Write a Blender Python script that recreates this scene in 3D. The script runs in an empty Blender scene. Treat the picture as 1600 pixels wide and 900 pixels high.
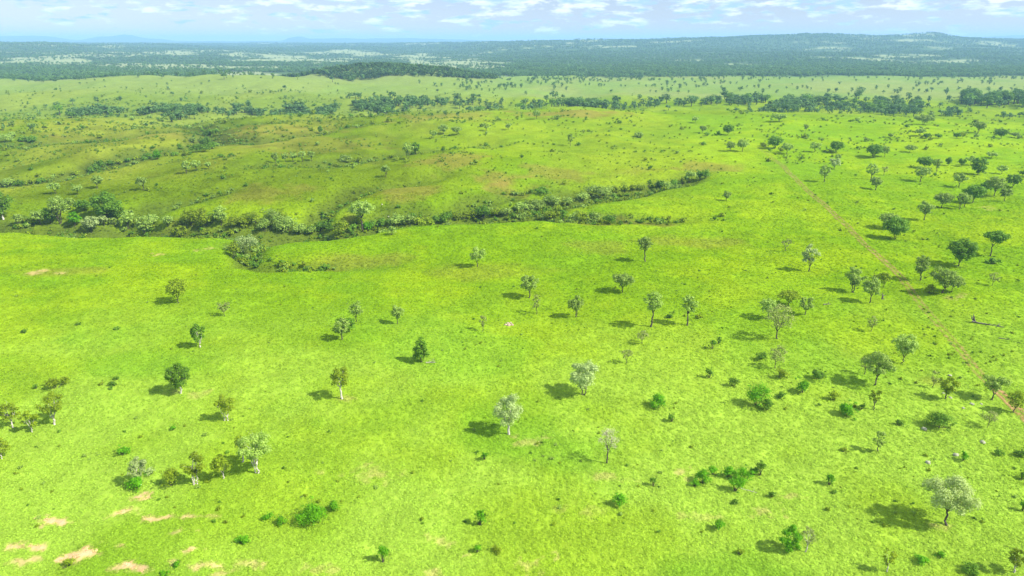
import bpy, math, random
import numpy as np
rng = np.random.default_rng(7)
random.seed(7)
SC = bpy.context.scene
COL = SC.collection

# ------------------------------------------------------------------ camera geometry
F = 1067.0; TH = math.radians(19.8); CT, ST = math.cos(TH), math.sin(TH); HC = 70.0

def zrow(D, row):          # height that a point D metres ahead needs to show at a photo row
    return HC - D * np.tan(TH - np.arctan((450.0 - row) / F))
def flat(px, py, z=0.0):   # ground point (x, D) at height z under a photo pixel
    a = TH - math.atan((450.0 - py) / F)
    D = (HC - z) / math.tan(a)
    dep = D * CT + (HC - z) * ST
    return (px - 800.0) / F * dep, D

# ------------------------------------------------------------------ noise
def _hash(ix, iy, seed):
    h = (ix.astype(np.int64) * 374761393 + iy.astype(np.int64) * 668265263 + seed * 974634777) & 0xFFFFFFFF
    h = ((h ^ (h >> 13)) * 1274126177) & 0xFFFFFFFF
    h = (h ^ (h >> 16)) & 0xFFFF
    return h / 65535.0
def vnoise(x, y, seed=0):
    x = np.asarray(x, float); y = np.asarray(y, float)
    ix = np.floor(x); iy = np.floor(y); fx = x - ix; fy = y - iy
    fx = fx * fx * fx * (fx * (fx * 6 - 15) + 10); fy = fy * fy * fy * (fy * (fy * 6 - 15) + 10)
    a = _hash(ix, iy, seed); b = _hash(ix + 1, iy, seed); c = _hash(ix, iy + 1, seed); d = _hash(ix + 1, iy + 1, seed)
    return (a + (b - a) * fx) * (1 - fy) + (c + (d - c) * fx) * fy
def fbm(x, y, L, octv=4, seed=0, gain=0.5):
    v = 0; a = 1; t = 0; f = 1.0 / L
    for o in range(octv):
        c, s = math.cos(o * 1.3 + .4), math.sin(o * 1.3 + .4)
        v = v + a * vnoise((x * c - y * s) * f + 31.7 * o, (x * s + y * c) * f + 11.3 * o, seed + o * 17)
        t += a; a *= gain; f *= 2.03
    return v / t
def sstep(a, b, x):
    t = np.clip((x - a) / (b - a), 0, 1); return t * t * (3 - 2 * t)

# ------------------------------------------------------------------ terrain
DR = np.array([0, 200, 270, 330, 420, 500, 600, 650, 720, 800, 900, 1100, 1300, 1500, 1750, 2500, 3500, 4500, 5500, 7000, 9000, 13000, 16000, 24000], float)
PXC = np.array([-500, 0, 200, 400, 560, 700, 850, 1000, 1200, 1270, 1360, 1450, 1600, 2100], float)
def colz(px):
    z = {
      -500: [0,0,0,-1,1,2,3,1,-4,-7,-5,0,4,-4,-6,0,30,60,60,40,62,60,90,60],
      0:    [0,0,0,-1,0,1,1,-1,-6,-6,-4,1,4,-4,-7,-3,20,52,55,40,60,60,90,60],
      200:  [0,0,0,0,2,3,2,0,-5,-7,-4,3,9,-4,-8,-6,6,32,45,40,58,60,90,60],
      400:  [0,0,0,1,3,4,5,2,-4,-8,-5,5,15,-3,-9,-10,-8,8,15,30,56,60,90,60],
      560:  [0,0,0,1,3,5,7,5,-1,-9,-6,-3,-1,-4,-9,-10,-8,4,14,40,55,60,90,60],
      700:  [0,0,0,1,3,5,8,8,3,-8,-8,-3,2,-6,-10,-10,-5,12,32,54,55,60,90,60],
      850:  [0,0,0,0,2,4,7,8,5,-8,-9,-9,-6,-9,-10,-9,0,34,68,62,50,60,90,60],
      1000: [0,0,0,0,1,3,6,7.5,5,-8,-8,-8,-9,-9,-9,-8,6,42,78,62,50,60,90,60],
      1200: [0,0,0,0,1,3,5,6.5,3,-10,-8,-8,-9,-9,-9,-8,12,52,106,76,50,60,90,60],
      1270: [0,0,0,0,1,3,5,6,2,-10,-8,-8,-9,-9,-9,-8,13,56,113,78,50,60,90,60],
      1360: [0,0,0,0,1,2.5,4,4.5,0,-10,-8,-8,-9,-9,-9,-8,12,52,100,76,50,60,90,60],
      1450: [0,0,0,0,1,2,2.5,2.5,-2,-9,-8,-8,-9,-9,-9,-8,12,50,109,76,50,60,95,60],
      1600: [0,0,0,0,.5,1,0.6,-.5,-4,-9,-8,-8,-9,-9,-9,-8,10,44,84,70,50,60,180,60],
      2100: [0,0,0,0,.5,1,0.6,-1,-4,-8,-8,-8,-9,-9,-9,-8,8,40,80,70,50,60,180,60]}
    return np.array(z[px], float)
def pchip(x, y, xi):
    h = np.diff(x); d = np.diff(y) / h; m = np.zeros_like(y)
    for i in range(1, len(x) - 1):
        if d[i-1] * d[i] > 0:
            w1 = 2*h[i] + h[i-1]; w2 = h[i] + 2*h[i-1]
            m[i] = (w1 + w2) / (w1 / d[i-1] + w2 / d[i])
    k = np.clip(np.searchsorted(x, xi) - 1, 0, len(x) - 2)
    t = (xi - x[k]) / h[k]
    return ((2*t**3 - 3*t**2 + 1) * y[k] + (t**3 - 2*t**2 + t) * h[k] * m[k] + (-2*t**3 + 3*t**2) * y[k+1] + (t**3 - t**2) * h[k] * m[k+1])
LD = np.log(DR + 60.0)
NL, NS = 1600, 700
lgrid = np.linspace(LD[0], LD[-1], NL); sgrid = np.linspace(-1.6, 1.6, NS)
tmp = np.stack([pchip(LD, colz(int(p)), lgrid) for p in PXC], 0)       # cols x NL
SCOL = (PXC - 800.0) / F
TAB = np.empty((NL, NS))
sg = np.clip(sgrid, SCOL[0], SCOL[-1])
for i in range(NL): TAB[i] = pchip(SCOL, tmp[:, i], sg)

def polyD(pts):
    return np.array([flat(*p) for p in pts])
GULLIES = [  # (centre line in world, depths, widths)
  (polyD([(-500,348),(-150,345),(0,337),(150,340),(300,343),(420,346),(540,345),(620,335),(720,330),(820,318),(870,309),(930,299),(1000,288),(1060,281),(1120,268),(1200,258)]),
   [6,6.5,6.5,7,7,7,7,6.5,6.5,6.5,6,5.5,5,4,1.2,0], [16,17,15,17,15,18,14,16,13,15,12,13,10,10,8,8]),
  (polyD([(810,326),(880,335),(950,339),(1060,340),(1150,338)]), [3.5,3.5,3,1.5,0], [9,9,8,8,8]),
  (polyD([(420,352),(370,378),(400,398),(470,410),(560,412),(700,408)]), [4,3.6,3.2,2.4,1.2,0], [9,8,7,7,7,7]),
  (polyD([(-400,300),(0,277),(70,270),(150,254),(230,240),(300,228),(335,213),(315,198),(280,188)]), [6,6,6,5.5,5.5,5.5,5,4,3], [15,15,15,15,15,15,15,18,20]),
  (polyD([(400,262),(520,250),(620,240),(700,234),(800,226)]), [1.5,3,3.6,2.6,0], [13,14,14,14,14]),
  (polyD([(0,225),(150,215),(260,205),(420,200),(500,195)]), [3,3,3,3,0], [18,18,18,18,18]),
  (polyD([(468,345),(510,322),(570,300),(650,286),(720,276)]), [4,3.6,3,2,0], [9,9,8,8,8]),
  (polyD([(715,328),(760,306),(830,292),(900,284)]), [3.6,3.2,2,0], [9,9,8,8]),
  (polyD([(190,338),(250,318),(330,306),(400,296)]), [3.6,3,2.2,0], [9,9,9,9]),
  (polyD([(330,214),(400,222),(470,216),(560,206)]), [4,3.6,3,0], [14,14,14,14]),
]
def seg_dist(x, y, P):
    best = np.full(x.shape, 1e9); tt = np.zeros(x.shape)
    for i in range(len(P) - 1):
        ax, ay = P[i]; bx, by = P[i+1]; dx, dy = bx - ax, by - ay
        t = np.clip(((x - ax) * dx + (y - ay) * dy) / (dx*dx + dy*dy), 0, 1)
        d = np.hypot(x - ax - t * dx, y - ay - t * dy)
        m = d < best; best = np.where(m, d, best); tt = np.where(m, i + t, tt)
    return best, tt
FARB = [(40, 70, 105), (175, 42, 95), (225, 40, 55), (462, 16, 50), (500, 45, 55), (590, 60, 55), (690, 60, 40), (-160, 90, 80), (1560, 60, 40)]
def height(x, y):
    x = np.asarray(x, float); y = np.asarray(y, float)
    dep = np.maximum(y * CT + HC * ST, 3.0); s = np.clip(x / dep, -1.59, 1.59)
    l = np.log(np.maximum(y, 0) + 60.0)
    fi = np.clip((l - lgrid[0]) / (lgrid[1] - lgrid[0]), 0, NL - 1.001); fj = (s - sgrid[0]) / (sgrid[1] - sgrid[0])
    i = fi.astype(int); j = np.clip(fj.astype(int), 0, NS - 2); a = fi - i; b = fj - j
    z = (TAB[i, j]*(1-a)*(1-b) + TAB[i+1, j]*a*(1-b) + TAB[i, j+1]*(1-a)*b + TAB[i+1, j+1]*a*b)
    nearw = sstep(30, 250, y)
    z = z + (fbm(x, y, 90, 3, 3) - .5) * 5.0 * (1 + 1.05 * sstep(300, 380, y) * (1 - sstep(900, 1150, s * F + 800))) * (0.35 + .65 * nearw) * (1 + sstep(300, 800, y) * .5)
    z = z + (fbm(x, y, 22, 2, 9) - .5) * (1.1 + 1.3 * sstep(290, 340, y)) * nearw
    z = z + (fbm(x, y, 600, 4, 5) - .5) * 46 * sstep(1800, 4500, y) * (1 - .3 * sstep(6000, 9000, y))
    # wooded knoll
    kx, ky = flat(615, 112, 5); kx = (615 - 800) / F * (1480 * CT + 70 * ST)
    z = z + 24 * np.exp(-(((x - kx) / 165) ** 2 + ((y - 1500) / 140) ** 2) ** 1.3)
    z = z + 20 * np.exp(-((s - (1452 - 800) / F) / (26 / F)) ** 2 - ((y - 5500) / 500) ** 2)
    for P, dp, wd in GULLIES:
        lo = P.min(0) - 60; hi = P.max(0) + 60
        m = (x > lo[0]) & (x < hi[0]) & (y > lo[1]) & (y < hi[1])
        if not m.any(): continue
        xm = x[m]; ym = y[m]
        xw = xm + (fbm(xm, ym, 28, 3, 41) - .5) * 16; yw = ym + (fbm(xm, ym, 28, 3, 57) - .5) * 16
        d, t = seg_dist(xw, yw, P)
        k = np.arange(len(dp))
        D_ = np.interp(t, k, dp); W_ = np.interp(t, k, wd)
        z = z.copy(); z[m] = z[m] - 1.35 * D_ * (.75 + .5 * fbm(xm, ym, 40, 2, 19)) * np.exp(-(d / (W_ * 1.1)) ** 2.0)
    for px, w, hh in FARB:
        z = z + hh * np.exp(-((s - (px - 800) / F) / (w / F)) ** 4) * np.exp(-((y - 16000) / 1800) ** 2)
    return z
def h1(x, y): return float(height(np.array([float(x)]), np.array([float(y)]))[0])

def ground_at(px, py):     # where the sight line of a photo pixel first meets the ground
    m = (450.0 - py) / F
    a = TH - math.atan(m)
    D = np.exp(np.linspace(math.log(60), math.log(15000), 6000))
    zr = HC - D * math.tan(a)
    dep = D * CT + (HC - zr) * ST
    X = (px - 800.0) / F * dep
    g = height(X, D)
    hit = np.nonzero(g >= zr)[0]
    k = hit[0] if len(hit) else len(D) - 1
    k = max(k, 1)
    e0 = zr[k-1] - g[k-1]; e1 = zr[k] - g[k]; t = e0 / (e0 - e1) if e0 > e1 else 1
    x = X[k-1] + (X[k] - X[k-1]) * t; d = D[k-1] + (D[k] - D[k-1]) * t
    return float(x), float(d), h1(x, d)
def ray_many(px, py):
    return [ground_at(a, b) for a, b in zip(px, py)]

# ------------------------------------------------------------------ mesh helpers
def new_mesh(name, V, Fq, mats=(), midx=None, smooth=False):
    me = bpy.data.meshes.new(name)
    V = np.asarray(V, np.float32)
    if isinstance(Fq, np.ndarray) and Fq.ndim == 2:
        n, k = Fq.shape
        me.vertices.add(len(V)); me.vertices.foreach_set('co', V.ravel())
        me.loops.add(n * k); me.loops.foreach_set('vertex_index', Fq.ravel().astype(np.int32))
        me.polygons.add(n); me.polygons.foreach_set('loop_start', np.arange(0, n * k, k, dtype=np.int32))
        if midx is not None: me.polygons.foreach_set('material_index', np.asarray(midx, np.int32))
        if smooth: me.polygons.foreach_set('use_smooth', np.ones(n, bool))
        me.update(calc_edges=True)
    else:
        me.from_pydata([tuple(map(float, v)) for v in V], [], [tuple(int(q) for q in f) for f in Fq]); me.update()
    for m in mats: me.materials.append(m)
    return me
def link(name, me, parent=None, loc=None):
    o = bpy.data.objects.new(name, me); COL.objects.link(o)
    if parent is not None: o.parent = parent
    if loc is not None: o.location = loc
    return o
def tag(o, label=None, cat=None, group=None, kind=None):
    if label: o['label'] = label
    if cat: o['category'] = cat
    if group: o['group'] = group
    if kind: o['kind'] = kind
    return o

# ------------------------------------------------------------------ materials
def nodes(name):
    m = bpy.data.materials.new(name); m.use_nodes = True
    nt = m.node_tree; nt.nodes.clear()
    return m, nt, nt.nodes, nt.links
def leaf_mat(name, c1, c2, trans=.25, rough=.55):
    m, nt, N, L = nodes(name)
    geo = N.new('ShaderNodeNewGeometry'); oi = N.new('ShaderNodeObjectInfo')
    mix = N.new('ShaderNodeMix'); mix.data_type = 'RGBA'
    mix.inputs['A'].default_value = (*c1, 1); mix.inputs['B'].default_value = (*c2, 1)
    L.new(geo.outputs['Random Per Island'], mix.inputs['Factor'])
    mr = N.new('ShaderNodeMapRange'); mr.inputs['To Min'].default_value = .8; mr.inputs['To Max'].default_value = 1.2
    L.new(oi.outputs['Random'], mr.inputs['Value'])
    sc = N.new('ShaderNodeVectorMath'); sc.operation = 'SCALE'
    L.new(mix.outputs['Result'], sc.inputs[0]); L.new(mr.outputs[0], sc.inputs['Scale'])
    bs = N.new('ShaderNodeBsdfPrincipled'); bs.inputs['Roughness'].default_value = rough
    bs.inputs['Specular IOR Level'].default_value = .06
    tr = N.new('ShaderNodeBsdfTranslucent'); ms = N.new('ShaderNodeMixShader'); ms.inputs[0].default_value = trans
    L.new(sc.outputs[0], bs.inputs['Base Color']); L.new(sc.outputs[0], tr.inputs['Color'])
    out = N.new('ShaderNodeOutputMaterial')
    L.new(bs.outputs[0], ms.inputs[1]); L.new(tr.outputs[0], ms.inputs[2]); L.new(ms.outputs[0], out.inputs['Surface'])
    return m
def rough_mat(name, c1, c2, scale=3.0, bump=.4):
    m, nt, N, L = nodes(name)
    tc = N.new('ShaderNodeTexCoord'); nz = N.new('ShaderNodeTexNoise'); nz.inputs['Scale'].default_value = scale; nz.inputs['Detail'].default_value = 6
    L.new(tc.outputs['Object'], nz.inputs['Vector'])
    cr = N.new('ShaderNodeValToRGB'); cr.color_ramp.elements[0].position = .35; cr.color_ramp.elements[1].position = .65
    cr.color_ramp.elements[0].color = (*c1, 1); cr.color_ramp.elements[1].color = (*c2, 1)
    L.new(nz.outputs['Fac'], cr.inputs[0])
    b = N.new('ShaderNodeBump'); b.inputs['Strength'].default_value = bump; b.inputs['Distance'].default_value = .05
    L.new(nz.outputs['Fac'], b.inputs['Height'])
    bs = N.new('ShaderNodeBsdfPrincipled'); bs.inputs['Roughness'].default_value = .9
    L.new(cr.outputs[0], bs.inputs['Base Color']); L.new(b.outputs[0], bs.inputs['Normal'])
    out = N.new('ShaderNodeOutputMaterial'); L.new(bs.outputs[0], out.inputs['Surface'])
    return m
LM = {
 'G': leaf_mat('grey_green_leaves', (.165,.285,.024), (.37,.51,.11), .36),
 'D': leaf_mat('dark_green_leaves', (.07,.175,.008), (.18,.33,.030), .34),
 'O': leaf_mat('olive_leaves', (.14,.22,.006), (.29,.39,.022), .35),
 'B': leaf_mat('bright_green_leaves', (.075,.26,.003), (.17,.44,.010), .35),
 'S': leaf_mat('thin_leaves', (.20,.26,.05), (.36,.42,.13), .35),
 'P': leaf_mat('pale_silver_leaves', (.25,.35,.09), (.46,.57,.22), .38),
 'Y': leaf_mat('pale_yellow_green_leaves', (.33,.45,.09), (.58,.70,.27), .38),
 'N': leaf_mat('pale_twigs', (.42,.42,.22), (.62,.61,.42), .1),
 'K': leaf_mat('knoll_leaves', (.022,.060,.010), (.07,.125,.022), .2),
 'F': leaf_mat('far_leaves', (.05,.125,.022), (.14,.25,.060), .25),
}
BARK_D = rough_mat('dark_bark', (.035,.027,.02), (.09,.07,.055))
BARK_P = rough_mat('pale_bark', (.35,.31,.25), (.6,.56,.48))
STONE = rough_mat('pinkish_stone', (.30,.19,.14), (.5,.38,.30), 2.0, .6)
PALE_STONE = rough_mat('pale_stone', (.22,.23,.13), (.36,.37,.24), 2.0, .6)
DEADW = rough_mat('weathered_wood', (.06,.052,.04), (.17,.15,.12), 4.0)

# ------------------------------------------------------------------ plant geometry (numpy)
def tube(P, R, k=5):
    P = np.asarray(P, float); n = len(P)
    T = np.gradient(P, axis=0); T /= np.linalg.norm(T, axis=1)[:, None] + 1e-9
    up = np.where(np.abs(T[:, 2:3]) > .9, np.array([[1., 0, 0]]), np.array([[0, 0, 1.]]))
    A = np.cross(T, up); A /= np.linalg.norm(A, axis=1)[:, None] + 1e-9; B = np.cross(T, A)
    th = np.linspace(0, 2 * math.pi, k, endpoint=False)
    V = P[:, None] + np.asarray(R)[:, None, None] * (np.cos(th)[None, :, None] * A[:, None] + np.sin(th)[None, :, None] * B[:, None])
    V = V.reshape(-1, 3)
    i = np.arange(n - 1)[:, None] * k; j = np.arange(k)[None]; j2 = (j + 1) % k
    Fq = np.stack([i + j, i + j2, i + k + j2, i + k + j], -1).reshape(-1, 4)
    return V, Fq
def join(parts):
    Vs, Fs, o = [], [], 0
    for V, Fq in parts: Vs.append(V); Fs.append(Fq + o); o += len(V)
    return np.concatenate(Vs), np.concatenate(Fs)
def leaves(C, Nn, size, r, spread=.9, aspect=.75):
    n = len(C)
    d = Nn + r.normal(size=(n, 3)) * spread * .6
    d /= np.linalg.norm(d, axis=1)[:, None] + 1e-9
    t = np.cross(d, r.normal(size=(n, 3))); t /= np.linalg.norm(t, axis=1)[:, None] + 1e-9
    b = np.cross(d, t)
    s = (size * r.uniform(.6, 1.35, n))[:, None]
    k1 = r.uniform(.6, 1.2, (n, 1)); k2 = r.uniform(.6, 1.2, (n, 1))
    V = np.stack([C - t * s * k1, C - b * s * aspect * k2, C + t * s * k2, C + b * s * aspect * k1], 1).reshape(-1, 3)
    Fq = np.arange(4 * n).reshape(-1, 4)
    return V, Fq
def clump_leaves(cen, rad, n, size, r, crown_c=None, flatten=.75):
    """n leaves on the upper shell and inside of each clump"""
    P = []; Q = []
    for c, q in zip(cen, rad):
        m = max(4, int(n * (q ** 2) / np.sum(np.asarray(rad) ** 2)))
        d = r.normal(size=(m, 3)); d /= np.linalg.norm(d, axis=1)[:, None]
        d[:, 2] = np.where(d[:, 2] < -.6, -d[:, 2] * .6, d[:, 2])
        k = r.uniform(.35, 1.0, (m, 1)) ** .45 * (1 + r.normal(size=(m, 1)) * .15)
        p = c + d * k * q * np.array([1, 1, flatten])
        P.append(p); nn = d.copy(); nn[:, 2] += .45
        Q.append(nn)
    return leaves(np.concatenate(P), np.concatenate(Q), size, r, .5)
def gen_tree(seed, h, w, style='G', nleaf=2500, leaf=.17, base=.34, lean=0.0, stems=1, shape='round'):
    """returns wood (V,F) and crown (V,F); local origin at the foot"""
    r = np.random.default_rng(seed)
    R = w / 2; zb = h * base
    dens = {'G': 1, 'D': 1.5, 'O': .85, 'B': 1.3, 'S': .34, 'P': 1.1, 'Y': 1.3, 'N': .0, 'F': 1}[style]
    nc = int(r.integers(13, 19) * (1.35 if w > 8 else 1) * (1.3 if style == 'D' else 1) * (.8 if style == 'S' else 1))
    cz = (zb + h) / 2; rz = (h - zb) / 2
    lx, ly = lean * h * math.cos(seed), lean * h * math.sin(seed) * .5
    cen = []; rad = []
    tries = 0
    while len(cen) < nc and tries < 4000:
        tries += 1
        d = r.normal(size=3); d /= np.linalg.norm(d)
        k = r.uniform(.35, .95) ** .6
        q = R * r.uniform(.24, .38)
        wz = (d[2] * k + 1) / 2
        rr = R * (1.05 if shape == 'round' else (0.62 + .62 * wz if shape == 'vase' else (1.15 - .7 * wz)))
        p = np.array([d[0] * k * max(rr - q, .2) * 1.12, d[1] * k * max(rr - q, .2) * 1.12, cz + d[2] * k * max(rz - q * .75, .2) * 1.12])
        if all(np.linalg.norm((p - c) * [1, 1, 1.1]) > .62 * (q + g) for c, g in zip(cen, rad)):
            cen.append(p); rad.append(q)
    cen = np.array(cen); rad = np.array(rad)
    if r.random() < .8 and style != 'D':   # lopsided crowns
        a = r.uniform(0, 6.28); cut = (cen[:, 0] * math.cos(a) + cen[:, 1] * math.sin(a)) > R * .45
        rad = np.where(cut, rad * .75, rad)
    cen[:, 0] += lx; cen[:, 1] += ly
    parts = []
    tr = h * r.uniform(.016, .023) * (.8 if style in 'SN' else 1)
    for sidx in range(stems):
        a0 = r.uniform(0, 6.28); off = 0 if stems == 1 else h * .035
        b0 = np.array([off * math.cos(a0 + sidx * 2.4), off * math.sin(a0 + sidx * 2.4), -.3])
        fork = np.array([lx * .55 + r.normal() * h * .02 + off * 2.2 * math.cos(a0 + sidx * 2.4), ly * .55 + r.normal() * h * .02 + off * 2.2 * math.sin(a0 + sidx * 2.4), zb * r.uniform(.75, 1.02)])
        t = np.linspace(0, 1, 7)[:, None]
        P = b0 * (1 - t) + fork * t; P[1:-1, :2] += r.normal(size=(5, 2)) * h * .014
        rr = tr * (1.35 - .45 * t[:, 0]) / math.sqrt(stems); rr[0] *= 1.5; rr[1] *= 1.1
        parts.append(tube(P, rr, 7))
        mine = [i for i in range(len(cen)) if i % stems == sidx]
        # main limbs: cluster by angle
        ang = np.arctan2(cen[mine][:, 1] - fork[1], cen[mine][:, 0] - fork[0]) if mine else []
        nl = max(2, min(5, len(mine) // 3 + 1))
        for l in range(nl):
            ids = [mine[i] for i in range(len(mine)) if int((ang[i] + math.pi) / (2 * math.pi) * nl) % nl == l]
            if not ids: continue
            mid = cen[ids].mean(0) * .55 + fork * .45; mid[2] = fork[2] + (cen[ids][:, 2].mean() - fork[2]) * .6
            t = np.linspace(0, 1, 5)[:, None]
            P = fork * (1 - t) + mid * t; P[:, 2] -= 0.08 * h * (t * (1 - t))[:, 0]
            P[1:-1] += r.normal(size=(3, 3)) * h * .01
            parts.append(tube(P, tr * (.62 - .22 * t[:, 0]), 5))
            for i in ids:
                e = cen[i]
                t = np.linspace(0, 1, 4)[:, None]
                P = mid * (1 - t) + e * t; P[1:-1] += r.normal(size=(2, 3)) * h * .012
                parts.append(tube(P, tr * (.36 - .26 * t[:, 0]), 4))
                for _ in range(3 if style not in 'SN' else 7):
                    q = e + r.normal(size=3) * rad[i] * .55 + np.array([0, 0, rad[i] * .25])
                    parts.append(tube(np.array([e, (e + q) / 2 + r.normal(size=3) * .05, q]), [tr * .12, tr * .08, tr * .03], 3))
    wood = join(parts)
    if style == 'N':   # leafless: a haze of pale twigs
        tw = []
        for c, q in zip(cen, rad):
            for _ in range(34):
                d = r.normal(size=3); d[2] = abs(d[2]) * .9 + .1; d /= np.linalg.norm(d)
                a = c + r.normal(size=3) * q * .45; e = a + d * q * r.uniform(.5, 1.0)
                tw.append(tube(np.array([a, (a + e) / 2 + r.normal(size=3) * q * .05, e]), [.022, .018, .008], 3))
        crown = join(tw)
    else:
        crown = clump_leaves(cen, rad, int(nleaf * dens), leaf, r, flatten=.95)
    return wood, crown
def gen_shrub(seed, h, w, style='B', nleaf=700, leaf=.13, ragged=.25):
    r = np.random.default_rng(seed)
    nc = int(r.integers(5, 10)); cen = []; rad = []
    for i in range(nc):
        a = r.uniform(0, 6.28); k = r.uniform(0, .62) ** .8
        q = min(w, h * 1.3) * r.uniform(.2, .34)
        zt = (h - q * .9) * (1 - .55 * k * k) * r.uniform(.45, 1.0)
        cen.append([math.cos(a) * k * w * .5 * 1.2, math.sin(a) * k * w * .5, max(zt, q * .35)]); rad.append(q)
    cen.append([0, 0, h * .6]); rad.append(min(w, h) * .3)
    for i in range(int(r.integers(3, 7))):
        an = r.uniform(0, 6.28); k = r.uniform(.7, 1.1); cen.append([math.cos(an) * k * w * .5, math.sin(an) * k * w * .5, h * r.uniform(.15, .95)]); rad.append(min(w, h) * r.uniform(.07, .14))
    cen = np.array(cen); rad = np.array(rad)
    parts = []
    for c in cen:
        t = np.linspace(0, 1, 4)[:, None]; b = np.array([c[0] * .1, c[1] * .1, -.15])
        P = b * (1 - t) + c * t; P[1:-1, :2] += r.normal(size=(2, 2)) * .05
        parts.append(tube(P, .035 * (1.1 - .7 * t[:, 0]), 4))
    for _ in range(int(14 * ragged * 4)):
        i = r.integers(0, len(cen)); d = r.normal(size=3); d[2] = abs(d[2]); d /= np.linalg.norm(d)
        e = cen[i] + d * rad[i] * 1.35
        parts.append(tube(np.array([cen[i], e]), [.015, .006], 3))
    wood = join(parts)
    dens = {'G': 1, 'D': 1.3, 'O': .8, 'B': 1.1, 'S': .45, 'P': .8, 'Y': 1, 'N': .3, 'F': 1}[style]
    return wood, clump_leaves(cen, rad, int(nleaf * dens), leaf, r, flatten=.85)

def px_size(px, base, top, wpx):
    x, d, z = ground_at(px, base)
    zt = zrow(d, top)
    dep = d * CT + (HC - z) * ST
    return x, d, z, max(zt - z, .5), wpx * dep / F
def add_tree(px, base, top, wpx, style, label, cat='tree', group=None, stems=1, bark='D', lean=0.0, shape='round', seed=None, tb=None):
    x, d, z, h, w = px_size(px, base, top, wpx)
    h *= .98; w *= 1.06
    seed = seed if seed is not None else int(px * 7 + base * 13)
    dist = math.hypot(d, 70)
    leaf = min(max(dist / 683 * .75, .12), .42)
    area = w * w * 3.2 + w * h
    n = int(min(7500, max(260, area / (leaf ** 2) * .50)))
    if tb is None: tb = {'G': .26, 'D': .18, 'O': .24, 'B': .15, 'S': .28, 'P': .2, 'Y': .2, 'N': .38}[style]
    wood, crown = gen_tree(seed, h, w, style, n, leaf, tb, lean, stems, shape)
    bm = BARK_P if bark == 'P' else BARK_D
    root = link('bare_tree' if style == 'N' else 'tree', None, None, (x, d, z))
    tag(root, label, cat, group)
    link('trunk', new_mesh('trunk', *wood, [bm], smooth=True), root)
    link('crown', new_mesh('crown', *crown, [LM[style]]), root)
    return root
def add_shrub(px, base, top, wpx, style, label, group=None, seed=None):
    x, d, z, h, w = px_size(px, base, top, wpx)
    seed = seed if seed is not None else int(px * 5 + base * 11)
    dist = math.hypot(d, 70); leaf = min(max(dist / 683 * .7, .09), .4)
    n = int(min(3500, max(120, (w * w * 2 + w * h * 2) / leaf ** 2 * .46)))
    wood, crown = gen_shrub(seed, h, w, style, n, leaf)
    root = link('shrub', None, None, (x, d, z)); tag(root, label, 'shrub', group)
    link('stem', new_mesh('stem', *wood, [BARK_D], smooth=True), root)
    link('foliage', new_mesh('foliage', *crown, [LM[style]]), root)
    return root
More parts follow.
